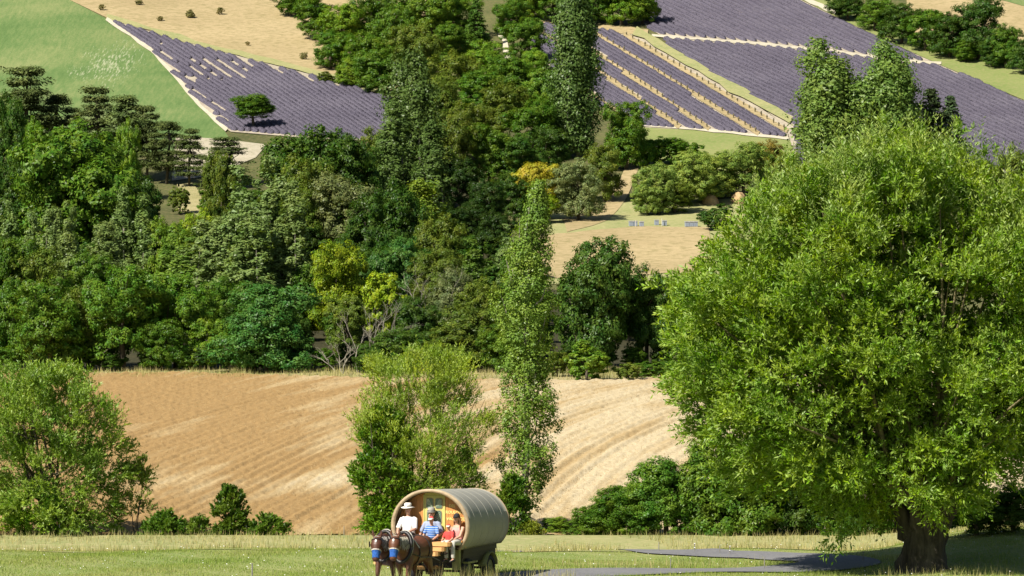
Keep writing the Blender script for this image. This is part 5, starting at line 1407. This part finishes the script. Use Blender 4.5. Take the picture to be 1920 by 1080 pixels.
def person(lx, ly, lz, s, label, shirt, trousers, sleeve=0.55, turn=0.0, headwear=None, hair=None, shades=False, hands=None, lean=0.0, bare=False, nod=0.0):
    """seated figure, origin at the seat, facing -y of the wagon; s = scale to an adult"""
    loc = WM @ Vector((lx, ly, lz))
    e = tag(empty('person', loc, W_YAW + turn), label, 'person')
    V3 = lambda x, y, z: Vector((x * s, (y - lean * max(z, 0)) * s, z * s))
    b = MB()
    hipz = .11
    b.tube([V3(0, .02, .03), V3(0, .02, .12), V3(0, .0, .26), V3(0, .0, .42), V3(0, .01, .53), V3(0, .015, .58)], [(.15 * s, .11 * s), (.165 * s, .125 * s), (.14 * s, .105 * s), (.165 * s, .115 * s), (.15 * s, .09 * s), (.07 * s, .06 * s)], 14, (1, 0, 0))
    b.tube([V3(0, .01, .54), V3(0, -.01, .64), V3(0, -.02, .70)], [(.06 * s, .06 * s), (.052 * s, .055 * s), (.05 * s, .055 * s)], 10, (1, 0, 0))
    hc = V3(0, -.035 - nod, .775)
    b.ball(hc, (.076 * s, .095 * s, .118 * s), 16, 12)
    b.ball(hc + V3(0, -.03, -.06), (.055 * s, .06 * s, .065 * s), 12, 8)
    b.tube([hc + V3(0, -.088, .02), hc + V3(0, -.115, -.02), hc + V3(0, -.098, -.035)], [.010 * s, .017 * s, .013 * s], 8)
    for q in (-1, 1): b.ball(hc + V3(q * .079, .01, -.005), (.012 * s, .022 * s, .034 * s), 8, 6)
    hands = hands or {-1: (-.16, -.42, .24), 1: (.16, -.42, .24)}
    arms = {}
    for q in (-1, 1):
        sh = V3(q * .185, .01, .515); hd = V3(*hands[q])
        mid = (sh + hd) / 2; dv = hd - sh
        l1, l2 = .29 * s, .27 * s; dd = min(dv.length, (l1 + l2) * .98)
        if dv.length > dd: hd = sh + dv.normalized() * dd; dv = hd - sh; mid = (sh + hd) / 2
        hgt = math.sqrt(max(1e-4, l1 * l1 - (dd / 2) ** 2))
        pole = Vector((q * .6, .35, -.75)); pole = (pole - dv.normalized() * pole.dot(dv.normalized())).normalized()
        el = mid + pole * hgt
        arms[q] = (sh, el, hd)
        b.tube([sh, sh.lerp(el, .5), el, el.lerp(hd, .45), hd], [.052 * s, .046 * s, .038 * s, .036 * s, .025 * s], 10)
        # hand: palm, four fingers curled, thumb from the side of the palm
        fw_ = (hd - el).normalized(); sd = Vector((q, 0, 0)); sd = (sd - fw_ * sd.dot(fw_)).normalized(); dn = fw_.cross(sd) * (-q)
        if dn.z > 0: dn = -dn
        b.tube([hd, hd + fw_ * .045 * s, hd + fw_ * .085 * s], [(.026 * s, .018 * s), (.040 * s, .016 * s), (.038 * s, .014 * s)], 8, sd)
        for i, fl in enumerate((.062, .072, .068, .052)):
            r0 = hd + fw_ * .08 * s + sd * ((i - 1.5) * .0205 * s)
            b.tube([r0, r0 + fw_ * fl * .45 * s + dn * .008 * s, r0 + fw_ * fl * .7 * s + dn * .03 * s, r0 + fw_ * fl * .6 * s + dn * .048 * s], [.0095 * s, .009 * s, .0085 * s, .007 * s], 6)
        r0 = hd + fw_ * .03 * s - sd * (q * .03 * s) * (1 if q > 0 else -1)
        b.tube([r0, r0 + fw_ * .03 * s - sd * .018 * s + dn * .012 * s, r0 + fw_ * .055 * s - sd * .018 * s + dn * .028 * s], [.011 * s, .010 * s, .008 * s], 6)
    for q in (-1, 1):
        b.tube([V3(q * .09, 0, .10), V3(q * .10, -.22, .11), V3(q * .11, -.44, .10), V3(q * .11, -.46, -.05), V3(q * .11, -.44, -.34)], [.085 * s, .078 * s, .058 * s, .055 * s, .036 * s], 10)
        b.tube([V3(q * .11, -.42, -.365), V3(q * .115, -.50, -.38), V3(q * .12, -.60, -.395)], [(.036 * s, .035 * s), (.04 * s, .03 * s), (.03 * s, .02 * s)], 8, (1, 0, 0))
    solid('body', b, 0.0108 * max(.75, s), M_skin, e, 3)
    c = MB(); g = .013
    top = .56 if not bare else .50
    c.tube([V3(0, .02, .05), V3(0, .02, .12), V3(0, .0, .27), V3(0, .0, .42), V3(0, .01, top - .02), V3(0, .012, top + .015)], [((w + g) * s, (d + g) * s) for w, d in ((.165, .125), (.172, .13), (.15, .115), (.175, .12), (.155, .095) if not bare else (.13, .10), (.085, .075) if not bare else (.10, .085))], 14, (1, 0, 0))
    if sleeve > 0:
        for q in (-1, 1):
            sh, el, hd = arms[q]
            pts = [sh + Vector((-q * .06 * s, 0, .02 * s)), sh, sh.lerp(el, min(1, sleeve * 1.6))]; rads = [.06 * s, .068 * s, .062 * s]
            if sleeve > .63: pts.append(el.lerp(hd, (sleeve - .63) * 1.5)); rads.append(.05 * s)
            c.tube(pts, rads, 10)
    else:
        for q in (-1, 1): c.tube([V3(q * .10, -.08, .46), V3(q * .105, -.02, .565), V3(q * .10, .09, .46)], .017 * s, 6)
    solid('top' if bare else 'shirt', c, 0.014, shirt, e, 3)
    t = MB()
    for q in (-1, 1):
        t.tube([V3(q * .08, .04, .10), V3(q * .10, -.22, .11), V3(q * .11, -.445, .10), V3(q * .11, -.465, -.05), V3(q * .11, -.44, -.33)], [.108 * s, .092 * s, .072 * s, .068 * s, .056 * s], 10)
    solid('trousers', t, 0.016, trousers, e, 3)
    for q in (-1, 1):
        k = MB(); k.tube([V3(q * .11, -.40, -.385), V3(q * .115, -.50, -.395), V3(q * .12, -.63, -.41)], [(.045 * s, .045 * s), (.048 * s, .04 * s), (.038 * s, .026 * s)], 8, (1, 0, 0)); k.build('shoe', M_leather, e, True)
        if not shades:
            k = MB(); k.ball(hc + V3(q * .030, -.083, .012), (.012 * s, .008 * s, .007 * s), 8, 6); k.build('eye', M_eye, e)
    if shades:
        k = MB()
        for q in (-1, 1): k.ball(hc + V3(q * .033, -.092, .012), (.029 * s, .009 * s, .021 * s), 10, 6); k.tube([hc + V3(q * .06, -.08, .015), hc + V3(q * .082, .01, .015)], .005 * s, 5)
        k.build('sunglasses', M_glass, e)
    k = MB(); k.ball(hc + V3(0, -.088, -.062), (.024 * s, .008 * s, .007 * s), 8, 6); k.build('mouth', M_lips, e)
    hr = MB()
    hr.ball(hc + V3(0, .022, .022), (.084 * s, .092 * s, .112 * s), 14, 10)
    rr = random.Random(int(lx * 100) + 500)
    if hair == 'long':
        for i in range(26):
            a = rr.uniform(-.3, 3.5)
            p0 = hc + V3(math.cos(a) * .075, .03 + math.sin(a) * .06, .02)
            hr.tube([p0, p0 + V3(math.cos(a) * .03, .01, -.14), p0 + V3(math.cos(a) * .04 + .02, -.06 if a < .6 else .02, -.34 - rr.uniform(0, .12))], [.022 * s, .024 * s, .006 * s], 6)
    hr.build('hair', M_hair if hair == 'long' else M_tail, e, True)
    if headwear: headwear(e, hc, s)
    return e, arms

def brim_hat(mat, band, brim=.19, tall=.115):
    def f(e, hc, s):
        c = hc + Vector((0, .0, .055 * s)); prof = [(brim * .98, -.012), (brim, -.002), (.112, .012), (.105, .06), (.098, tall - .02), (.075, tall), (.0, tall - .012), ]
        seg = 22; V = []; Fc = []
        for i in range(seg):
            a = 2 * math.pi * i / seg
            for r, z in prof:
                V.append(c + Vector((r * s * math.cos(a) * .93, r * s * math.sin(a) * 1.08, z * s - (.02 * s * (math.sin(a) ** 2) if r > .15 else 0))))
        n = len(prof)
        for i in range(seg):
            for k in range(n - 1): Fc.append((i * n + k, ((i + 1) % seg) * n + k, ((i + 1) % seg) * n + k + 1, i * n + k + 1))
        m = MB(); m.add(V, Fc); h = m.build('hat', mat, e, True); h.modifiers.new('s', 'SOLIDIFY').thickness = .006
        m = MB(); P = [c + Vector((.1135 * s * math.cos(a) * .93, .1135 * s * math.sin(a) * 1.08, .028 * s)) for a in [2 * math.pi * i / 20 for i in range(21)]]
        m.tube(P, (.004, .014 * s), 6, (1, 0, 0)); m.build('hat_band', band, h, True)
    return f
def cap(mat, panel=None):
    def f(e, hc, s):
        m = MB(); seg = 18; V = []; Fc = []
        for j in range(7):
            th = math.pi / 2 * (1 - j / 6)
            for i in range(seg):
                a = 2 * math.pi * i / seg
                V.append(hc + Vector((.092 * s * math.sin(th) * math.cos(a), .108 * s * math.sin(th) * math.sin(a) + .005 * s, (.03 + .105 * math.cos(th)) * s)))
        for j in range(6):
            for i in range(seg): Fc.append((j * seg + i, j * seg + (i + 1) % seg, (j + 1) * seg + (i + 1) % seg, (j + 1) * seg + i))
        m.add(V, Fc); h = m.build('cap', mat, e, True)
        p = MB(); V = []
        for i in range(9):
            a = math.pi * (1.12 + .76 * i / 8)
            V += [hc + Vector((.088 * s * math.cos(a), .104 * s * math.sin(a), .038 * s)), hc + Vector((.085 * s * math.cos(a), .104 * s * math.sin(a) - .075 * s * math.sin(math.pi * i / 8) ** .6, .020 * s))]
        p.add(V, [(2 * i, 2 * i + 1, 2 * i + 3, 2 * i + 2) for i in range(8)]); o = p.build('peak', panel or mat, h, True); o.modifiers.new('s', 'SOLIDIFY').thickness = .006
        if panel:
            p = MB(); P = [hc + Vector((.094 * s * math.cos(a), .111 * s * math.sin(a) + .004 * s, .055 * s)) for a in [math.pi * (1.08 + .84 * i / 10) for i in range(11)]]
            p.tube(P, (.004, .020 * s), 6, (1, 0, 0)); p.build('front_panel', panel, h, True)
    return f

seat = 1.28
P1, armsD = person(-.70, .14, seat, 1.08, 'wagon driver in a white shirt and white brimmed hat holding the reins', M_shirtw, M_trous, .62, -.05, brim_hat(M_hatw, M_black), None, True, {-1: (-.13, -.40, .20), 1: (.15, -.40, .20)})
P2, _ = person(-.02, .20, seat - .10, 1.05, 'man in a blue-grey shirt and grey hat sitting behind the boy', M_shirtg, M_trous, .55, 0.0, brim_hat(M_hatg, M_trous, .135, .12), None, False, {-1: (-.22, -.30, .18), 1: (.22, -.30, .18)})
P3, _ = person(.14, -.14, seat - .07, .82, 'boy in a striped blue shirt and red-and-white cap on the bench', M_stripe, M_trous, .5, -.05, cap(M_red, M_shirtw), None, False, {-1: (-.20, -.34, .16), 1: (.16, -.36, .12)}, 0.1)
P4, _ = person(.79, .12, seat - .15, 1.0, 'woman in a pink top, black cap and sunglasses with long brown hair', M_pink, M_beige, 0.0, -.15, cap(M_black), 'long', True, {-1: (-.20, -.36, .16), 1: (.02, -.40, .14)}, 0.03, True)
P5, _ = person(.64, -.16, seat - .10, .62, 'toddler in a red shirt and red-and-white cap beside the woman', M_red, M_beige, .55, -.1, cap(M_red, M_shirtw), None, False, {-1: (-.18, -.36, .16), 1: (.16, -.38, .14)}, 0.0)

# reins from the driver's hands to the bits
bpy.context.view_layer.update()
for k, (hs, Hf, s, q) in enumerate(((h1, H1, -1, 1), (h1, H1, 1, 1), (h2, H2, -1, -1), (h2, H2, 1, -1))):
    a = P1.matrix_world @ (armsD[q][2] + Vector((0, -.07, -.01)))
    b = hs.matrix_world @ (Hf(.42) + Vector((s * .10, 0, 0)))
    c = hs.matrix_world @ Vector((s * .24, -.35, 1.64))
    m = MB(); m.tube([a, a.lerp(c, .5) - Vector((0, 0, .08)), c, c.lerp(b, .5) - Vector((0, 0, .05)), b], .008, 5)
    tag(m.build('rein', M_leather), ['black leather rein on the outer side of the chestnut horse', 'black leather rein on the wagon side of the chestnut horse', 'black leather rein on the outer side of the bay horse', 'black leather rein between the two horses'][k], 'rein', 'reins of the team')
# ------------------------------------------------------------------ posts, hives, banks, stones
M_ppost = plain_mat('pale_post', (0.55, 0.52, 0.46), 0.8, 0.2, 10)
M_stake = plain_mat('fence_stake', (0.20, 0.19, 0.17), 0.7, 0.3, 10)
M_insul = plain_mat('insulator', (0.70, 0.70, 0.68), 0.5, 0.1, 10)
M_hive = plain_mat('hive_paint', (0.24, 0.27, 0.32), 0.7, 0.15, 8)
M_lid = plain_mat('hive_lid', (0.45, 0.45, 0.45), 0.4, 0.1, 8, 0.3)
M_stone = plain_mat('pale_stone', (0.42, 0.40, 0.36), 0.95, 0.3, 6, 0, 0.8)
def post(px, base, top, r, mat, label, group=None, lean=0.0, name='fence_post', ins=False, loc=None):
    p = loc or ground_at(px, base); h = ZC + (HPY - top) / F * p.y - p.z
    e = tag(empty(name, p), label, 'post', group)
    m = MB(); m.tube([(0, 0, -.2), (lean * .5, 0, h * .5), (lean, 0, h)], [r, r, r * .9], 8); m.build('shaft', mat, e)
    if ins:
        for f in (0.95, 0.55):
            m = MB(); m.tube([(lean * f - .02, -.02, h * f), (lean * f + .02, -.03, h * f)], .012, 6); m.build('insulator', M_insul, e)
    return e
post(111, 1018, 983, .022, M_ppost, 'thin white fence post under the loose leafy tree', 'white posts on the meadow edge', .01)
post(300, 1019, 986, .022, M_ppost, 'thin white fence post left of the low round shrub', 'white posts on the meadow edge', .02)
post(461, 1018, 984, .020, M_ppost, 'thin white fence post right of the upright dark shrub', 'white posts on the meadow edge', .01)
post(645, 1018, 986, .012, M_stake, 'very thin grey stake at the stubble edge left of the horses', None, .0, 'fence_stake')
post(473, 1085, 1056, .022, M_stake, 'short grey stake standing out in the meadow', None, .0, 'fence_stake')
for k, (px, b, t, lab) in enumerate([(1235, 1037, 1016, 'thin dark stake on the far arm of the road near the dense hedge'), (1302, 1038, 1018, 'thin stake with pale insulator beside the far road'), (1349, 1040, 1022, 'thin stake left of the insulated pair by the far road'),
                             (1368, 1043, 1023, 'dark stake with pale insulator by the far road'), (1257, 1071, 1047, 'thin stake on the grass tongue between the road arms'), (1433, 1070, 1045, 'thin stake at the tip of the grass tongue'), (1618, 1056, 1033, 'thin stake left of the big willow trunk')]):
    post(px, b, t, .014, M_stake, lab, 'electric fence stakes by the road', .01, 'fence_stake', k in (1, 3))
sp = ground_at(1786, 1002)
m = MB(); m.tube([(0, 0, -.2), (.02, 0, .25), (.0, .02, .5), (.03, 0, .62)], [(.17, .13), (.16, .13), (.14, .11), (.09, .07)], 9)
so_ = m.build('boundary_stone', M_stone); so_.location = sp; tag(so_, 'pale upright boundary stone right of the willow trunk', 'stone')
m = MB(); a = Vector(sp) + Vector((.05, 0, .5)); b = Vector(((1990 - 960) / F * sp.y, sp.y + 1, ZC + (HPY - 938) / F * sp.y)); m.tube([a, (a + b) / 2 - Vector((0, 0, .06)), b], .008, 5)
tag(m.build('fence_wire', M_stake), 'thin wire running from the boundary stone', 'wire')
for k, (px, b) in enumerate([(1183, 425), (1191, 425), (1203, 426), (1231, 423), (1246, 424), (1288, 426), (1296, 426), (1304, 426)]):
    p = ground_at(px, b); e = tag(empty('beehive', p, 0.2), ['first', 'second', 'third', 'fourth', 'fifth', 'sixth', 'seventh', 'eighth'][k] + ' small blue-grey beehive counted from the dirt track', 'beehive', 'beehives on the edge of the mown plot')
    m = MB(); m.box((0, 0, .20), (.26, .3, .30)); m.build('hive_body', M_hive, e)
    m = MB(); m.box((0, 0, .385), (.30, .34, .07)); m.build('hive_lid', M_lid, e)
    m = MB()
    for x in (-.1, .1): m.box((x, 0, .0), (.05, .3, .1))
    m.build('hive_stand', M_stake, e)
post(1192, 427, 413, .02, M_ppost, 'pale post among the first beehives', None, 0, 'marker_post')
post(1241, 425, 409, .02, M_ppost, 'taller pale post beside the middle beehives', None, 0, 'marker_post')
M_earth = ground_mat('bare_earth', (0.38, 0.25, 0.12), (0.46, 0.33, 0.18), (0.28, 0.19, 0.09), 0.6, 4, 0.5)
for px, b, w, lab in ((1333, 384, 26, 'small bare earth bank under the pale shrubs'), (1386, 382, 24, 'small bare earth bank beside the blue-grey spruce')):
    p = ground_at(px, b); rg = np.random.default_rng(int(px)); m = MB(); m.ball((0, .4, .1), (w * p.y / F * .6, .8, .75), 14, 8)
    m.v = [(x + rg.normal(0, .04), y + rg.normal(0, .04), z + rg.normal(0, .04)) for x, y, z in m.v]
    o = m.build('earth_bank', M_earth, None, True); o.location = p; tag(o, lab, 'bank', None, 'structure')
for px, b, sz, lab in ((1896, 333, .75, 'larger pale rock showing above the willow crown'), (1912, 318, .6, 'smaller pale rock beside the larger one above the willow crown')):
    p = ground_at(px, b); rg = np.random.default_rng(int(px)); m = MB(); m.ball((0, 0, sz * .4), (sz, sz * .8, sz * .7), 10, 7)
    m.v = [(x * (1 + rg.normal(0, .1)), y, z * (1 + rg.normal(0, .08))) for x, y, z in m.v]
    o = m.build('rock', M_stone); o.location = p; tag(o, lab, 'rock')

# ------------------------------------------------------------------ grass, straw, flowers (beyond counting)
def blade_mat(name, c0, c1, c2):
    m, nt, out = new_mat(name)
    ge = N(nt, 'ShaderNodeNewGeometry')
    r = ramp(nt, [(0.0, c0), (0.5, c1), (1.0, c2)])
    n1 = noise(nt, ge.outputs['Position'], 0.22, 3, 0.5)
    nt.links.new(mathn(nt, 'ADD', mathn(nt, 'MULTIPLY', ge.outputs['Random Per Island'], 0.55), mathn(nt, 'MULTIPLY', mathn(nt, 'SUBTRACT', n1, 0.25), 0.9)), r.inputs[0])
    d = N(nt, 'ShaderNodeBsdfDiffuse'); t = N(nt, 'ShaderNodeBsdfTranslucent'); mx = N(nt, 'ShaderNodeMixShader'); mx.inputs[0].default_value = 0.35
    nt.links.new(r.outputs[0], d.inputs[0]); nt.links.new(r.outputs[0], t.inputs[0])
    nt.links.new(d.outputs[0], mx.inputs[1]); nt.links.new(t.outputs[0], mx.inputs[2]); nt.links.new(mx.outputs[0], out.inputs[0])
    return m
M_grass = blade_mat('grass_blades', (0.13, 0.24, 0.028), (0.26, 0.33, 0.07), (0.44, 0.40, 0.17))
M_straw = blade_mat('straw_blades', (0.30, 0.20, 0.085), (0.42, 0.32, 0.16), (0.54, 0.45, 0.27))
M_tall = blade_mat('tall_grass', (0.20, 0.27, 0.06), (0.42, 0.38, 0.15), (0.62, 0.52, 0.28))
M_daisy = plain_mat('white_petals', (0.75, 0.75, 0.70), 0.8, 0.1, 10)
def blades(name, X, Y, Z, h, w, lean, mat, label, cat, seed):
    rg = np.random.default_rng(seed); n = len(X)
    a = rg.uniform(0, 2 * np.pi, n); l = np.abs(rg.normal(0, lean, n)) * h; b = rg.uniform(0, 2 * np.pi, n)
    base = np.stack([X, Y, Z], 1); s = np.stack([np.cos(a), np.sin(a), np.zeros(n)], 1) * (w / 2)[:, None]
    tip = base + np.stack([np.cos(b) * l, np.sin(b) * l, np.sqrt(np.maximum(h * h - l * l, (h * .2) ** 2))], 1)
    V = np.stack([base - s, base + s, tip], 1).reshape(-1, 3)
    return tag(link_mesh(name, np_mesh(name, V, np.arange(n * 3).reshape(-1, 3)), mat), label, cat, None, 'stuff')
rg = np.random.default_rng(99)
n = 185000
X = rg.uniform(-17, 17.5, n); Y = rg.uniform(134.0, 153.0, n)
k = (np.abs(X) < Y * 0.1125) & ~on_road(X, Y, 0.05)
X, Y = X[k], Y[k]
hh = rg.uniform(.04, .10, len(X)) * (1 + 0.5 * np.sin(X * 1.3 + Y * .7) * np.sin(Y * 1.1))
near = on_road(X, Y, 1.2); hh = np.where(near, hh * 1.4, hh); hh = np.where((Y > 144.5) & (X > 0) & (X < 12), hh * .4, hh)
blades('grass', X, Y, H(X, Y) + .02, hh, rg.uniform(.012, .022, len(X)), .45, M_grass, 'short green and straw blades of the meadow', 'grass', 1)
# tall seeding grass in front of the wagon and along the verge
pts = []
for (x0, x1, y0, y1, cnt) in ((690, 930, 1122, 1142, 620), (820, 930, 1098, 1112, 260), (930, 1080, 1085, 1100, 260), (1000, 1440, 1060, 1070, 420), (960, 1690, 1006, 1022, 2600), (240, 520, 1012, 1020, 700), (0, 240, 1012, 1020, 350), (1640, 1900, 1072, 1092, 350), (1000, 1240, 706, 716, 300)):
    q = ray(rg.uniform(x0, x1, cnt), rg.uniform(y0, y1, cnt)); pts.append(q)
Q = np.concatenate(pts); Q = Q[~on_road(Q[:, 0], Q[:, 1], -0.25)]
hh = rg.uniform(.18, .50, len(Q)) * np.where(Q[:, 1] < 130, 2.2, np.where(Q[:, 1] < 135, 1.5, 0.8))
blades('tall_grass', Q[:, 0], Q[:, 1], Q[:, 2] + .02, hh, rg.uniform(.012, .022, len(Q)), .38, M_tall, 'tall dry seeding grass along the road and meadow edge', 'grass', 2)
X = rg.uniform(-18, 18, 15000); Y = rg.uniform(150.5, 160.5, 15000); k = ~on_road(X, Y, .15); X, Y = X[k], Y[k]
blades('margin_grass', X, Y, H(X, Y) + .05 + .22 * sstep(Y, 155, 158.5), rg.uniform(.08, .34, len(X)), rg.uniform(.014, .026, len(X)), .4, M_tall, 'dry grass in the hollow between meadow and stubble', 'grass', 9)
# dry grass along the wood edge
q = ray(rg.uniform(-20, 1260, 9000), rg.uniform(694, 713, 9000))
blades('dry_grass', q[:, 0], q[:, 1], q[:, 2] + .04, rg.uniform(.12, .38, len(q)) * (1 + .5 * np.sin(q[:, 0] * 1.9) * np.sin(q[:, 0] * .6)), rg.uniform(.02, .045, len(q)), .45, M_tall, 'dry tall grass between stubble and wood', 'grass', 6)
# cut straw on the stubble
n = 120000
q = np.stack([rg.uniform(-26, 30, n), rg.uniform(156, 250, n)], 1); q = q[np.abs(q[:, 0]) < q[:, 1] * .112]
pyq = HPY + (ZC - H(q[:, 0], q[:, 1])) / q[:, 1] * F
k = pyq > 712; q = q[k]
yt = (np.clip(q[:, 1], 155, 250) - 158) / 88
ru = q[:, 0] - (0.10 * q[:, 1] + 0.26 * 88 * np.clip(yt, 0, 1) ** 3 / 3) + 0.5 * np.sin(q[:, 0] / 11 + q[:, 1] / 25)
k = np.sin(ru * 2 * np.pi / 0.75) > rg.uniform(-1.3, 0.8, len(q)); q = q[k]
blades('straw', q[:, 0], q[:, 1], H(q[:, 0], q[:, 1]) + .17, rg.uniform(.05, .11, len(q)), rg.uniform(.012, .024, len(q)), .7, M_straw, 'cut straw standing and lying in the stubble rows', 'straw', 3)
# daisies
n = 260; X = rg.uniform(-17, 17, n); Y = rg.uniform(136, 152, n); k = ~on_road(X, Y, .1); X, Y = X[k], Y[k]
V = []; Fc = []
for x, y, z in zip(X, Y, H(X, Y) + rg.uniform(.08, .2, len(X))):
    b = len(V); r = rg.uniform(.010, .020)
    for i in range(6): V.append((x + r * math.cos(i * 1.047), y + r * math.sin(i * 1.047), z + r * .4 * math.sin(i * 1.047)))
    Fc.append(tuple(range(b, b + 6)))
tag(link_mesh('daisies', np_mesh('daisies', V, Fc), M_daisy), 'tiny white flowers scattered over the meadow', 'flowers', None, 'stuff')
